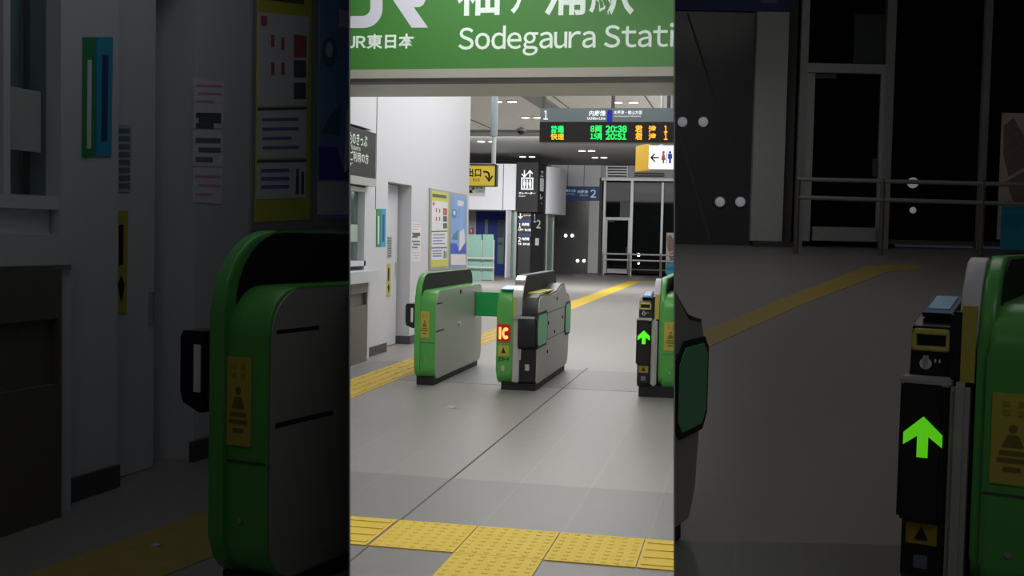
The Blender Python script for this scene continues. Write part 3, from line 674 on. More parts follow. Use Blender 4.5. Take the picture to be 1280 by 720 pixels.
# ------------------------------------------------------------------ far facade (used for the hall's end and for the bay's end)
def facade(fr, mp, planes, where, base_v, n, xl):
    gk = 'wall_end_' + n
    def S(name, q, n0, n1, mt, parent=None):
        bm = B()
        for r in (q if isinstance(q[0], tuple) else [q]): pbox(bm, fr, *r, n0, n1, mp)
        return struct(name, bm, mt, planes=planes) if parent is None else obj(name, bm, mt, parent, planes=planes)
    far = 1200 if n == 'hall' else 852
    if n == 'hall':
        S('wall_end_hall', ((560, 120, 752, 235), (540, 120, 583, 350)), -.4, 0, M_wall)
        S('trim_11', [(x, 190, x+.7, 233) for x in (613, 634, 666.5, 687.8, 709.6, 730)], 0, .01, M_joint)
        S('wall_end_header', (750, 120, 900, 223.5), -.4, -.07, M_wall2)
        v = thing('ventilation_grille', 'grey slatted ventilation grille above the far glass door', 'vent', tuple(fr.at(*fr.px(771, 221))))
        S('frame', (757.5, 203, 785, 221.5), -.05, .0, M_alu, v)
        S('slats', [(759.5, 205.5+k*3.4, 783.5, 207.4+k*3.4) for k in range(5)], 0, .04, M_joint, v)
        v = thing('ventilation_grille', 'grey slatted ventilation grille partly behind the toilet sign', 'vent', tuple(fr.at(*fr.px(812, 221))))
        S('slats', [(793, 216+k*3, 830, 217.8+k*3) for k in range(2)], -.04, .03, M_joint, v)
    # blue sign
    o = fr.at(*fr.px(*mp(723, 250)))
    if n == 'hall': lab = 'blue platform 2 direction sign on the dark glass wall at the hall end'
    else: lab = 'navy platform sign across the top of the dark wall in the dim right bay'
    v = thing('platform_sign', lab, 'sign', tuple(o))
    S('panel', (690, 233, 749.5, 250.5), .02, .06, M_navy, v)
    if n == 'hall':
        bm = B(); ptext(bm, '2', fr, 738, 237, 745, 247, .061, .02, .004, mp); ptext(bm, '内房線', fr, 722, 237.5, 735, 241.5, .061, .02, .004, mp); ptext(bm, '千葉・東京方面', fr, 698, 236.5, 719.5, 240, .061, 0, .004, mp); ptext(bm, 'for Chiba & Tokyo', fr, 698.5, 241.5, 719, 243.5, .061, 0, .004, mp)
        ptext(bm, 'Uchibo Line', fr, 725, 243, 735, 245, .061, 0, .004, mp)
        obj('lettering', bm, mat('sign_pale_blue', 'b8c8d8', emit=.35), v, planes=planes)
    else:
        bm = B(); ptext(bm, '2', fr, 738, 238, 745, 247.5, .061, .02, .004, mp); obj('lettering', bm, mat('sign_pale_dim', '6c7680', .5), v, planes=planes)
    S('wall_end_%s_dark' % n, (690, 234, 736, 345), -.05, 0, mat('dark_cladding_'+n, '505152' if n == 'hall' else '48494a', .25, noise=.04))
    bm = B(); ppoly(bm, fr, ((700, 280), (701, 280), (718.5, 341), (717.5, 341)), 0, .004, mp); ppoly(bm, fr, ((709, 252), (709.8, 252), (722, 290), (721.2, 290)), 0, .004, mp); struct('trim_%s' % ('12' if n == 'hall' else '20'), bm, M_joint, planes=planes)
    S('trim_%s' % ('13' if n == 'hall' else '21'), (735.5, 251, 748, 341.5), -.03, .12, mat('pale_column', 'b9bbbb', .5, noise=.04))
    S('baseboard_%s' % n, (735, 341.5, 752, 345.2), -.03, .13, M_joint)
    S('trim_%s' % ('14' if n == 'hall' else '22'), (748, 222, 752, 345), -.1, .02, M_joint)
    glints = [((707.2, 294.5), (715.4, 294.5)), ((722, 326), (730, 326))]  # glowing globes standing in for lights reflected in the dark wall
    if n == 'hall': glints.append(((699, 266.5),))
    for k, pr in enumerate(glints):
        for j, (x, y) in enumerate(pr):
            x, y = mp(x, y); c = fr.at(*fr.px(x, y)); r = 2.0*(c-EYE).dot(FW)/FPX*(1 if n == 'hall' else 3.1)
            wl = thing('lamp_reflection', ('globe added for a reflected light, dark hall-end wall, %s' if n == 'hall' else 'dim globe added for a reflected light, dark right bay wall, %s') % (('left' if j == 0 else 'right')+(' of the upper pair' if k == 0 else ' of the lower pair') if k < 2 else 'under the blue sign'), 'lamp', tuple(c))
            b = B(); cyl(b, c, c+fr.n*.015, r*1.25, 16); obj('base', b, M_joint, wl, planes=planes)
            b = B(); bmesh.ops.create_uvsphere(b, u_segments=14, v_segments=8, radius=r, matrix=Matrix.Translation(c+fr.n*.015)); obj('globe', b, mat('reflection_glow_'+n, 'fff9f0' if n == 'hall' else 'a8a8ae', emit=3 if n == 'hall' else .32), wl, planes=planes, smooth=True)
    # glass wall
    gl = thing('glass_facade', ('tall glass facade in grey frames at the end of the bright hall' if n == 'hall' else 'tall glass facade in grey frames closing the dim right bay'), 'glass wall', tuple(fr.at(*fr.px(*mp(800, 343)))))
    fm = [(752, 224.5, far, 228), (753.4, 226, 756.4, 345), (787, 226, 790.6, 345), (825.6, 228, 828.4, 345), (862, 228, 865, 345), (898, 228, 901, 345)]
    for q in fm: (S('mullion', q, -.06, .06, M_alu, gl) if q[0] < far else None)
    S('sill', (788, 341.6, far, 343.4), -.06, .05, M_steel_dk, gl)
    for q in ((756, 228, 787.4, 271.5), (790.2, 228, 826, 342), (828, 228, 862.5, 342), (864.5, 228, 898.4, 342)): (S('pane', (q[0], q[1], min(q[2], far), q[3]), -.03, -.015, M_darkglass, gl) if q[0] < far else None)
    S('inner_panel', (775, 252, 787, 271.5), -.015, -.005, mat('panel_dim', '3c4043', .5), gl)
    # door
    dr = thing('door_%s' % ('2' if n == 'hall' else '3'), 'x', 'x', tuple(fr.at(*fr.px(*mp(771, 342))))); del dr['label']; del dr['category']; dr['kind'] = 'structure'
    S('door_frame', [(755.5, 271.5, 788, 275.2), (755.5, 275.2, 758.6, 341.5), (784.6, 275.2, 788, 341.5), (758.6, 336, 784.6, 341.5)], -.04, .05, mat('door_aluminium', 'b0b2b2', .45, .2), dr)
    S('pane', (758.6, 275.2, 784.6, 336), -.02, 0, M_darkglass, dr)
    S('door_closer', (760, 275.4, 768, 277.4), .05, .09, M_joint, dr)
    S('door_handle', (782.4, 309, 784, 316), .05, .1, M_joint, dr)
    # handrail in front
    f7 = fr.moved(1.6 if n == 'hall' else .9)
    hr = thing('handrail', ('double steel handrail in front of the far glass door in the bright hall' if n == 'hall' else 'double steel handrail across the glass facade in the dim right bay'), 'handrail', tuple(f7.at(f7.px(*mp(790, 342))[0], base_v)))
    sz = 1 if n == 'hall' else 1
    rr = 1.15*( (f7.o-EYE).dot(FW) if n != 'hall' else 43)/FPX*(1 if n == 'hall' else 2.4)
    for y0, y1 in ((317, 319.3), (324.2, 327)):
        b = B(); x0, ya = mp(752.5, y0); x1, yb = mp(845, y1)
        a = f7.px(x0, ya); c = f7.px(x1, yb); cyl(b, f7.at(*a), f7.at(*c), rr, 12); obj('rail', b, M_alu, hr, planes=planes)
    for x in (753, 786.5, 826):
        b = B(); q = mp(x, 317); a = f7.px(*q); cyl(b, f7.at(a[0], base_v), f7.at(a[0], a[1]-.01), rr*1.05, 12); obj('post', b, M_steel_dk, hr, planes=planes)
    # poster stand by the glass
    f8 = fr.moved(.5)
    pt = thing('poster', ('colourful standing poster behind the handrail at the bright hall end' if n == 'hall' else 'pale standing poster with blue lower part at the right edge, dim bay'), 'poster', tuple(f8.at(f8.px(*mp(838, 342))[0], f8.px(*mp(838, 345))[1])))
    def P(name, q, a, b_, mt):
        bb = B(); pbox(bb, f8, *q, a, b_, mp); obj(name, bb, mt, pt, planes=planes)
    P('board', (832.5, 291, 850, 341), -.03, 0, mat('poster_cream', 'c9b8b0', .5, noise=.1)); P('lower_picture', (832.8, 328, 849.5, 345), 0, .006, M_aqua)
    bb = B()
    ppoly(bb, f8, ((834, 296), (838, 293), (842, 300), (843, 312), (836, 316), (834, 308)), 0, .006, mp); ppoly(bb, f8, ((835, 318), (842, 314), (846, 326), (838, 326)), 0, .006, mp); obj('figures', bb, mat('poster_brown', '86706a', .6, noise=.4, scale=20), pt, planes=planes)
    # reflections in the night glass, added as glowing globes
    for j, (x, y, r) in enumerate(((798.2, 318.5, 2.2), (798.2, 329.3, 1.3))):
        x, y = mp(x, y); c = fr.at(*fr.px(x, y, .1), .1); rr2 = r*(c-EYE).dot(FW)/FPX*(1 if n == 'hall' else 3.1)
        wl = thing('lamp_reflection', ('globe added for reflected light, %s glass facade, %s' % ('bright hall' if n == 'hall' else 'dim right bay', 'larger and upper one' if j == 0 else 'smaller and lower one')), 'lamp', tuple(c))
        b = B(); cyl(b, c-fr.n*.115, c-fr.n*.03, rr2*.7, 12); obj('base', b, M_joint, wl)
        b = B(); bmesh.ops.create_uvsphere(b, u_segments=14, v_segments=8, radius=rr2, matrix=Matrix.Translation(c)); obj('globe', b, mat('reflection_glow_'+n, 'fff9f0'), wl, smooth=True)
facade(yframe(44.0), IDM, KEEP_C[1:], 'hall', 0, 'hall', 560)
bm = B(); box(bm, (-16, 48.6, 0), (4, 49, 4.6)); struct('wall_outside', bm, M_blkm, planes=KEEP_C[1:])

# ------------------------------------------------------------------ ticket gates
class Gate:
    def __init__(s, name, label, origin, ang, sc, planes, sx=1):
        s.M = Matrix.Translation(Vector(origin)) @ Matrix.Rotation(ang, 4, 'Z') @ Matrix.Scale(sc, 4) @ Matrix.Diagonal((sx, 1, 1, 1))
        s.t = thing(name, label, 'ticket gate', origin, ang); s.planes = planes; s.sc = sc
        o = Vector(origin); R3 = Matrix.Rotation(ang, 3, 'Z')
        s.front = Frame(o, R3 @ Vector((1, 0, 0))); s.right = Frame(o, R3 @ Vector((0, 1, 0)))
    def part(s, name, bm, mt, smooth=False, parent=None, label=None):
        bm.transform(s.M); return obj(name, bm, mt, parent or s.t, planes=s.planes, smooth=smooth, label=label)
    def prof(s, name, prof, x0, x1, mt, bev=0, **k):
        bm = B(); prism(bm, [Vector((x0, v, z)) for v, z in prof], (x1-x0, 0, 0))
        if bev:
            es = [e for e in bm.edges if abs(e.verts[0].co.x-e.verts[1].co.x) < 1e-6 and (abs(e.verts[0].co.x-x0) < 1e-6 or abs(e.verts[0].co.x-x1) < 1e-6)]
            bmesh.ops.bevel(bm, geom=es, offset=bev, segments=3, affect='EDGES', profile=.5)
        return s.part(name, bm, mt, smooth=True, **k)
    def bx(s, name, lo, hi, mt, bev=0, **k):
        bm = B(); box(bm, lo, hi)
        if bev: bmesh.ops.bevel(bm, geom=bm.edges[:], offset=bev, segments=2, affect='EDGES')
        return s.part(name, bm, mt, **k)
    def txt(s, name, body, x0, z0, x1, z1, v, mt, bold=0, parent=None):
        bm = B(); f = Frame((0, v, 0), (1, 0, 0)); text(bm, body, f, x0, z0, x1, z1, .001, bold, .002); return s.part(name, bm, mt, parent=parent)
def sticker(G, x0, x1, z0, z1, v):
    st = G.bx('warning_sticker', (x0, v-.003, z0), (x1, v+.02, z1), M_yel)
    w_, h = x1-x0, z1-z0; bm = B(); f = Frame((0, v-.003, 0), (1, 0, 0)); X_ = lambda a: x0+a*w_; Z_ = lambda a: z0+a*h
    cyl(bm, (X_(.5), v-.003, Z_(.62)), (X_(.5), v-.0055, Z_(.62)), w_*.1, 12)
    prism(bm, [f.at(X_(a), Z_(b_), 0) for a, b_ in ((.38, .55), (.62, .55), (.75, .42), (.25, .42))], f.n*.0025)
    for a, b_, c in ((.2, .8, .33), (.15, .85, .25), (.3, .7, .15)): box(bm, (X_(a), v-.0055, Z_(c)), (X_(b_), v-.003, Z_(c+.045)))
    G.part('pictogram', bm, mat('sticker_brown', '786a2c', .6), parent=st)
    bm = B()
    for a, c in ((.25, .86), (.6, .86), (.25, .76), (.6, .76)): box(bm, (X_(a), v-.005, Z_(c)), (X_(a+.16), v-.003, Z_(c+.06)))
    G.part('heading_marks', bm, mat('sticker_ochre', 'a8902c', .6), parent=st)
def arrow_shape(f, cx, cz, w_, h):
    pts = [(-.14, -.5), (.14, -.5), (.14, .02), (.5, -.22), (.5, .08), (0, .5), (-.5, .08), (-.5, -.22), (-.14, .02)]
    return [f.at(cx+a*w_, cz+b_*h, 0) for a, b_ in pts]

def gate_solid(label, origin, ang, sc, planes, L=1.97, flap=True, sx=1, rv=.03):
    G = Gate('ticket_gate', label, origin, ang, sc, planes, sx)
    G.prof('fin', rounded(.0, .06, L+.14, 1.1, (.13, .1, .16, .24), 8), -.12, -.05, M_green, .015)
    G.prof('sensor_hood', rounded(.05, .3, L+.13, 1.094, (.1, .1, .15, .22), 8), -.11, -.045, M_hood)
    G.prof('body', rounded(.02, .06, L, .935, (.12, .12, .1, .14), 8), -.07, .136, M_green, .012)
    sp = G.prof('side_panel', rounded(.03, .068, L-.006, .927, (.115, .115, .095, .135), 8), .13, .141, M_steel)
    for q in ((.05, .525, .34, .54), (.05, .80, .26, .812)): G.bx('slot', (.1405, q[0], q[1]), (.1425, q[2], q[3]), M_ink)
    bm = B(); cyl(bm, (.14, .98, .885), (.15, .98, .885), .022, 14); G.part('knob', bm, M_ink)
    bm = B(); cyl(bm, (.14, .95, .545), (.155, .95, .545), .025, 14); G.part('lock', bm, M_chrome)
    G.bx('plinth', (-.10, .05, 0), (.12, L-.1, .08), M_blkm)
    G.bx('bumper_joint', (-.075, .016, .42), (.128, .022, .426), M_joint)
    sticker(G, -.055, .062, .47, .73, .017)
    bm = B(); cyl(bm, (.015, .012, .25), (.015, .03, .25), .01, 10); G.part('lock', bm, M_chrome)
    # card reader loop on the far side
    bm = B(); prism(bm, [Vector((x, rv, z_)) for x, z_ in ((-.25, .62), (-.235, .585), (-.16, .56), (-.14, .56), (-.14, .80), (-.235, .80), (-.25, .78))], (0, .22, 0)); G.part('reader', bm, M_blk)
    G.bx('reader_screen', (-.18, rv-.005, .62), (-.15, rv+.001, .76), M_paper)
    if flap:
        G.bx('flap_bracket', (.141, 1.58, .58), (.165, 1.66, .86), M_chrome)
        G.bx('flap', (.16, 1.6, .585), (.55/sx, 1.64, .855), M_green_dk, .01)
    return G
def tower(G, x0, x1, prof, mt=M_blk, panel=None):
    G.prof('unit', prof, x0, x1, mt, .008)
def gate_reader(label, origin, ang, sc, planes):
    """left green pedestal with lit sign, chrome fin, black reader unit with steel side"""
    G = Gate('ticket_gate', label, origin, ang, sc, planes); L = 1.95
    G.prof('pedestal', rounded(.0, .06, L, .97, (.12, .12, .1, .14), 8), -.215, -.055, M_green, .025)
    G.prof('reader_pad', [(.05, .962), (.32, .98), (.32, 1.0), (.03, .978)], -.19, -.075, M_reader)
    G.prof('fin', rounded(.02, .25, L+.02, 1.11, (.1, .1, .16, .26), 8), -.06, .026, M_char, .012)
    G.prof('fin_front', [(.012, .3)] + [(.012+.26*(1-math.cos(math.radians(a))), .85+.266*math.sin(math.radians(a))) for a in range(0, 80, 8)] + [(.2, .9), (.1, .8), (.1, .3)], -.062, .028, M_chrome)
    G.prof('sensor_hood', rounded(.09, .3, L-.01, 1.10, (.1, .1, .15, .22), 8), -.02, .031, M_hood)
    G.bx('fin_label', (-.056, .004, .72), (-.03, .03, .90), M_yel)
    G.bx('centre_strip', (-.056, .0, .08), (.01, .1, .72), M_steel, .01)
    sil = [(.02, .09), (.06, .06), (1.9, .06), (1.97, .16), (2.06, .73), (2.0, .84), (1.82, .86), (1.62, .985), (1.42, .985), (1.15, .93), (.72, .91), (.42, .925), (.2, .93), (.1, .9), (.06, .83), (.05, .74), (-.03, .72), (-.04, .70), (-.04, .45), (-.02, .42), (.02, .40)]
    G.prof('reader_unit', sil, .0, .172, M_blk, .006)
    side = [(.03, .10), (.07, .07), (1.88, .07), (1.95, .17), (2.03, .73), (1.98, .825), (1.81, .845), (1.62, .965), (1.42, .965), (1.15, .91), (.72, .89), (.42, .905), (.22, .91), (.13, .88), (.09, .82), (.08, .72), (.06, .70)]
    G.prof('side_panel', side, .165, .180, M_steel)
    G.bx('chrome_lip', (-.04, -.045, .70), (.165, .06, .725), M_chrome, .006)
    for y0, y1, z0, z1 in ((-.02, .56, .41, .755), (1.66, 2.07, .40, .77)):
        a = [(y0, z0+.05), (y0+.06, z0), (y1-.06, z0), (y1, z0+.06), (y1, z1-.05), (y1-.06, z1), (y0+.08, z1), (y0, z1-.07)]
        G.prof('pad_rim', a, .165, .186, M_blkm); c = [(y0+y1)/2, (z0+z1)/2]
        G.prof('side_pad', [(c[0]+(p[0]-c[0])*.86, c[1]+(p[1]-c[1])*.86) for p in a], .18, .190, M_pad)
    G.bx('panel_joint', (.179, .55, .72), (.1825, 1.7, .727), M_joint); G.bx('panel_joint', (.179, .1, .45), (.1825, 1.85, .456), M_joint)
    for y, z_ in ((1.12, .84), (.62, .62), (1.5, .62), (.6, .33), (1.0, .5)):
        bm = B(); cyl(bm, (.178, y, z_), (.188, y, z_), .017, 12); G.part('knob', bm, M_ink)
    for y0, y1, mt in ((.28, .62, M_ygrn), (.7, 1.1, M_ygrn)): G.bx('guide_plate', (.03, y0, .925), (.15, y1, .937), mt)
    # lit sign
    lit = G.bx('lit_sign', (-.205, -.004, .47), (-.078, .01, .64), M_led_bg)
    bm = B(); box(bm, (-.19, -.008, .495), (-.168, -.004, .61)); G.part('letter', bm, M_led_y, parent=lit)
    bm = B(); cc = (-.122, .5525)
    for k in range(14):
        a0, a1 = math.radians(45+k*270/14), math.radians(45+(k+1)*270/14); q = lambda a, ro: Vector((cc[0]+ro*.036*math.cos(a), -.004, cc[1]+ro*.0575*math.sin(a)))
        prism(bm, [q(a0, 1), q(a0, .45), q(a1, .45), q(a1, 1)], (0, -.004, 0))
    G.part('letter', bm, M_led_y, parent=lit)
    G.bx('arrow_sticker', (-.195, -.003, .335), (-.09, .005, .435), M_yel); G.txt('sticker_print', '▲', -.165, .36, -.12, .42, -.003, M_ink, 0)
    G.txt('lettering', 'ICカード', -.195, .28, -.085, .325, -.001, M_ink, .03)
    G.bx('small_mark', (-.16, -.002, .19), (-.13, .005, .24), M_steel); G.bx('small_mark', (.07, .008, .2), (.11, .022, .26), M_steel)
    G.bx('plinth', (-.17, .05, 0), (.165, L-.12, .08), M_blkm)
    return G
def gate_arrow(label, origin, ang, sc, planes, dim=False):
    """left black reader column with green arrow, steel strip, tall green fin, green body at right"""
    G = Gate('ticket_gate', label, origin, ang, sc, planes); L = 1.95
    sil = [(.0, .14), (.04, .1), (1.9, .1), (1.95, .2), (2.03, .72), (1.9, .86), (.7, .92), (.34, .96), (.1, .915), (.06, .9), (.05, .755), (-.02, .74), (-.03, .72), (-.03, .32), (.0, .29)]
    sil = [(.0, .14), (.04, .1), (1.9, .1), (1.95, .2), (2.0, .72), (1.9, .86), (.7, .92), (.34, .96), (.1, .915), (.06, .9), (.05, .755), (.0, .74)]
    G.prof('reader_unit', sil, -.195, -.072, M_blk, .006)
    G.bx('display_box', (-.208, -.03, .31), (-.08, .34, .74), M_blk, .01)
    G.bx('chrome_lip', (-.21, -.034, .725), (-.065, .06, .75), M_steel, .006)
    G.bx('centre_strip', (-.07, .0, .11), (-.015, .3, .74), M_steel, .015)
    G.bx('centre_cap', (-.08, .02, .74), (-.02, .3, .95), M_blk, .01)
    G.prof('reader_pad', [(.12, .925), (.36, .968), (.36, .985), (.10, .94)], -.175, -.085, M_navy)
    G.prof('reader_mark', [(.15, .947), (.32, .979), (.32, .984), (.15, .952)], -.165, -.10, M_reader)
    # ring shaped slot
    bm = B()
    for q in ((-.192, .875, -.078, .893), (-.192, .825, -.078, .84), (-.192, .825, -.178, .893), (-.092, .825, -.078, .893)): box(bm, (q[0], .03, q[1]), (q[2], .07, q[3]))
    bmesh.ops.bevel(bm, geom=bm.edges[:], offset=.004, segments=2, affect='EDGES'); G.part('slot_ring', bm, mat('ring_yellow', 'cfc66a', .4))
    bm = B(); cyl(bm, (-.15, .052, .785), (-.15, .046, .785), .018, 12); box(bm, (-.158, .046, .77), (-.142, .052, .81)); box(bm, (-.125, .046, .79), (-.12, .052, .80)); box(bm, (-.112, .046, .79), (-.107, .052, .80)); G.part('hand_symbol', bm, M_paper)
    bm = B(); f = Frame((0, -.032, 0), (1, 0, 0)); prism(bm, arrow_shape(f, -.137, .57, .112, .125), f.n*.004); G.part('green_arrow', bm, M_arrow_dim if dim else M_arrow)
    G.bx('arrow_sticker', (-.18, -.004, .235), (-.09, .002, .30), mat('sticker_dark_yellow', 'a08c20', .6)); G.txt('sticker_print', '▲', -.155, .25, -.115, .29, -.004, M_ink)
    G.bx('small_mark', (-.155, -.003, .13+.03), (-.115, .002, .20), M_print)
    G.prof('fin', rounded(.02, .12, L+.05, 1.12, (.1, .1, .16, .27), 8), .0, .05, M_green, .012)
    G.prof('sensor_hood', rounded(.08, .3, L+.03, 1.11, (.1, .1, .15, .24), 8), .02, .056, M_hood)
    G.prof('fin_cap', [(.05, .8), (.035, .85), (.03, .93), (.07, 1.02), (.15, 1.1), (.22, 1.115), (.3, 1.1), (.15, .98), (.12, .9), (.12, .8)], -.055, .0, M_wall, .004)
    G.bx('fin_label', (-.045, .015, .74), (-.005, .05, .97), M_yel)
    G.prof('body', rounded(.0, .08, L, .98, (.12, .12, .1, .15), 8), .03, .25, M_green, .02)
    G.prof('side_panel', rounded(.04, .12, L-.03, .96, (.11, .11, .1, .12), 8), .245, .256, M_steel)
    sticker(G, .05, .17, .45, .72, -.002)
    bm = B(); cyl(bm, (.11, -.004, .24), (.11, .02, .24), .01, 10); G.part('lock', bm, M_chrome)
    G.bx('bumper_joint', (.035, -.003, .415), (.245, .003, .421), M_joint)
    G.bx('plinth', (-.18, .05, 0), (.22, L-.12, .11), M_blkm)
    return G
gate_solid('leftmost green ticket gate in the bright hall, steel side and closed green flap', (-3.055, 10.44, 0), 0, 1, KEEP_C, sx=.8)
gate_reader('middle ticket gate with a lit red IC sign, green pads and steel side', (-2.10, 10.4, 0), 0, 1, KEEP_C)
gate_arrow('green ticket gate with a lit green arrow in the bright hall, against the screen', (-.76, 10.4, 0), 0, 1, KEEP_C)

# ------------------------------------------------------------------ left bay (dim)
VPd = lambda x: (lambda d: Vector((d.x, d.y, 0)).normalized())(ray(x, 300))
A5 = math.radians(5.07); ud = Vector((math.sin(A5), math.cos(A5), 0))
FL = Frame((-3.55, 5.25, 0), ud)                     # main wall plane of the left bay
FLc = FL.moved(.13); FLd = FL.moved(-.12)
def seg(fr, u0, u1, z0, z1, n0, n1, name, mt, parent=None, planes=KEEP_L):
    bm = B(); fbox(bm, fr, u0, z0, u1, z1, n0, n1); return struct(name, bm, mt, planes=planes) if parent is None else obj(name, bm, mt, parent, planes=planes)
U = lambda fr, x, y=400: fr.px(x, y)[0]
Vv = lambda fr, x, y: fr.px(x, y)[1]
ZB = 4.2
uD0, uD1 = U(FL, 147), U(FL, 243)
seg(FL, -9, U(FL, 74, 200), 0, ZB, -.6, -.3, 'wall_bay_left_window', M_wall)
seg(FL, U(FL, 76, 200), uD0, 0, ZB, -.6, 0, 'wall_bay_left', M_wall)
seg(FL, uD1, 12, 0, ZB, -.6, 0, 'wall_bay_left_poster', M_wall)
seg(FL, uD0, uD1, 3.1, ZB, -.6, 0, 'wall_bay_left_lintel', M_wall)
seg(FL, uD0, uD1, 0, 3.1, -.6, -.3, 'wall_bay_left_recess', M_wall)
d = seg(FL, uD0+.002, U(FLd, 193, 300), 0.005, 3.09, -.3, -.12, 'door_4', M_wall)
seg(FL, U(FLd, 186, 300), U(FLd, 188, 300), .9, 1.1, -.12, -.09, 'door_handle', M_chrome, d)
seg(FL, U(FL, 74), uD0-.01, 0, .13, 0, .03, 'baseboard_bay_left', M_joint)
seg(FL, uD1-.05, 12, 0, .13, 0, .03, 'baseboard_bay_left_far', M_joint)
bm = B(); box(bm, (-9, -3, ZB), (-.6, 14, ZB+.15)); struct('ceiling_bay_left', bm, M_ceil, planes=KEEP_L)
# counter
t = thing('ticket_counter', 'white counter with dark steel front at the far left of the dim bay', 'counter', tuple(FLc.at(0, 0, -.1)))
def addL(nm, u0, u1, z0, z1, n0, n1, mt, fr=FLc): bm = B(); fbox(bm, fr, u0, z0, u1, z1, n0, n1); obj(nm, bm, mt, t, planes=KEEP_L)
uc = U(FLc, 69, 500); uw = U(FLc, 93, 450)
z335, z290, z400, z490 = Vv(FLc, 70, 336), Vv(FLc, 90, 293), Vv(FLc, 60, 398), Vv(FLc, 60, 480)
addL('body', -4, uw, 0, z290-.001, -.42, -.02, M_wall)
bm = B(); prism(bm, [FLc.at(u, v, -.42) for u, v in rounded(-4, z335+.02, uw+.005, z290, (0, 0, .035, 0))], FLc.n*.43); obj('worktop', bm, M_wall, t, planes=KEEP_L)
addL('front_panel', -4, uc, 0, z490, -.02, .04, M_steel_dk); addL('recess_back', -4, uc-.03, z490, z400, -.02, .0, M_steel_dk); addL('front_panel', -4, uc, z400, z335, -.02, .04, M_steel_dk); addL('recess_end', uc-.03, uc, z490, z400, -.02, .04, M_steel_dk)
wn = thing('window_2', 'x', 'x', tuple(FL.at(-.4, 1.6, -.1))); del wn['label']; del wn['category']; wn['kind'] = 'structure'
FW2 = FL.moved(-.06); zs0, zs1 = Vv(FW2, 60, 262), 2.9; ue = U(FW2, 74, 120)
def addW(nm, u0, u1, z0, z1, n0, n1, mt): bm = B(); fbox(bm, FW2, u0, z0, u1, z1, n0, n1); obj(nm, bm, mt, wn, planes=KEEP_L)
addW('window_frame', ue-.05, ue, zs0, zs1, -.1, .05, M_wall); addW('window_frame', -3, ue, zs0, zs0+.07, -.1, .05, M_wall); addW('window_frame', U(FW2, 2, 120)-.02, U(FW2, 7, 120), zs0, zs1, -.08, .03, M_wall)
addW('pane', -3, ue-.05, zs0+.07, zs1, -.04, -.034, M_glass)
for xa, xb_ in ((8, 22), (28, 41), (60, 64)): addW('blind_slat', U(FW2, xa, 120), U(FW2, xb_, 120), zs0+.07, zs1, -.16, -.14, M_steel_dk)
addW('blind', -3, ue-.04, zs0, zs1, -.22, -.2, mat('blind_white', 'c6d8dc', .5))
addW('notice', U(FW2, 6, 150), U(FW2, 55, 150), Vv(FW2, 30, 188), Vv(FW2, 30, 110), -.03, -.02, mat('notice_grey', 'a7b4b0', .5))
seg(FL, -9, U(FL, 74, 200), z290-.05, zs0, -.3, -.06, 'trim_23', M_wall)
papers(FL, BIG, 'dim left bay', KEEP_L, '')
door_papers(FLd, BIG, 'dim left bay', KEEP_L)
taped(FL, BIG, 'dim left bay', KEEP_L)
posters(FL, BIG, 'dim left bay', KEEP_L)
# yellow strip on the bay floor
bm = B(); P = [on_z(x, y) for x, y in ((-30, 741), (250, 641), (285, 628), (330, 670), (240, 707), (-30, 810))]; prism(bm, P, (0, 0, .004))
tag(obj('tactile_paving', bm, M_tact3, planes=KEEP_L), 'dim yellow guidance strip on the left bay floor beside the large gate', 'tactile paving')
bm = B(); c = on_z(196, 683); 
vs = [bm.verts.new(c+Vector(p)*.55) for p in ((-.05, -.03, .011), (.02, -.045, .012), (.055, -.01, .022), (.03, .04, .013), (-.035, .03, .024), (0, 0, .014))]
for a, b_ in ((0, 1), (1, 2), (2, 3), (3, 4), (4, 0)): bm.faces.new((vs[a], vs[b_], vs[5]))
bmesh.ops.solidify(bm, geom=bm.faces[:], thickness=.001); tag(obj('paper_scrap', bm, M_paper), 'tiny white paper scrap lying on the yellow strip in the left bay', 'paper')
dv = VPd(1300); angL = math.atan2(-dv.x, dv.y)
oc = on_z(328, 764); sL = 1.36; oL = oc - Matrix.Rotation(angL, 3, 'Z') @ Vector((.14*sL*.78, 0, 0)); oL.z = 0
gate_solid('large green ticket gate with a dark hood at the front of the dim left bay', tuple(oL), angL, sL, KEEP_L, flap=False, sx=.78, rv=-.01)

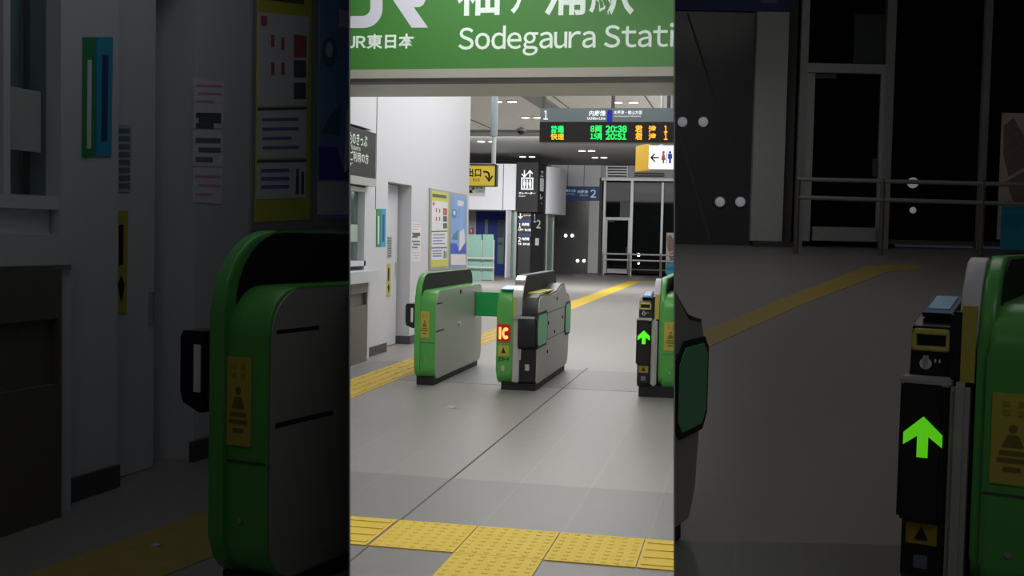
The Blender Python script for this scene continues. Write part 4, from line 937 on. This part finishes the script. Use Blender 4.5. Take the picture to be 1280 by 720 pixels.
# ------------------------------------------------------------------ right bay (dim): floor ramps up to a glass facade
DF, DR0, ZR = 17.9, 5.45, 1.41
bm = B(); a = EYE*0 + _F0*DR0; b_ = _F0*(DF+.3); s = _R0
slope = ZR/(DF-DR0)
P0, P1 = Vector((a.x, a.y, 0)), Vector((b_.x, b_.y, slope*(DF+.3-DR0)))
prof = [P0-s*3, P0+s*9, P1+s*9, P1-s*3]
v = [bm.verts.new(p) for p in prof] + [bm.verts.new((p.x, p.y, 0)) for p in (P1-s*3, P1+s*9)]
bm.faces.new(v[:4]); bm.faces.new((v[0], v[3], v[4])); bm.faces.new((v[1], v[5], v[2])); bm.faces.new((v[3], v[2], v[5], v[4])); bm.faces.new((v[0], v[4], v[5], v[1]))
struct('floor_ramp', bm, M_floor_bay, planes=KEEP_R)
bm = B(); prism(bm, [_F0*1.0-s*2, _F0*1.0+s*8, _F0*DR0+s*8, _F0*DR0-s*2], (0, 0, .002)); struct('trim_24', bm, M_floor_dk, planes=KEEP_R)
rn = (_R0.cross((P1-P0).normalized())).normalized()
def on_ramp(x, y): d = ray(x, y); return EYE + d*((P0-EYE).dot(rn)/d.dot(rn))
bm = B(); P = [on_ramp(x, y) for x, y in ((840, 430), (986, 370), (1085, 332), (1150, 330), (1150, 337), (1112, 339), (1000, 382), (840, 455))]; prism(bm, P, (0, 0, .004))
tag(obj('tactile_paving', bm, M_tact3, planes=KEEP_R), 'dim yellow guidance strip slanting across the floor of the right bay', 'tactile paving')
FR = Frame(_F0*DF, _R0)
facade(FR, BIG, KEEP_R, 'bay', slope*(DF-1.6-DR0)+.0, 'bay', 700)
bm = B(); fbox(bm, FR, -1, 0, 6.5, 6.6, -1.2, -1.0); struct('wall_bay_outside', bm, M_blkm, planes=KEEP_R)
bm = B(); fbox(bm, FR, 0, FR.px(1000, -10)[1], 6.5, 6.6, -.3, -.1); struct('wall_bay_header', bm, M_joint, planes=KEEP_R)
bm = B(); box(bm, (-3, -3, 6.6), (10, 24, 6.75)); struct('ceiling_bay_right', bm, M_ceil, planes=KEEP_R)
bm = B(); dv = VPd(1430); ang = math.atan2(-dv.x, dv.y)
gate_arrow('large green ticket gate with a green arrow at the right edge, dim bay', tuple(on_z(1117, 777) + Vector((.205*1.3, 0, 0))), ang, 1.3, KEEP_R, dim=True)
dv = VPd(1330); ang2 = math.atan2(-dv.x, dv.y); R3 = Matrix.Rotation(ang2, 3, 'Z')
far_c = on_z(862, 668); o2 = far_c - R3 @ Vector((.18*1.3, 1.9*1.3, 0)); o2.z = 0
gate_reader('steel ticket gate end with a green pad beside the screen, dim right bay', tuple(o2), ang2, 1.3, KEEP_R)
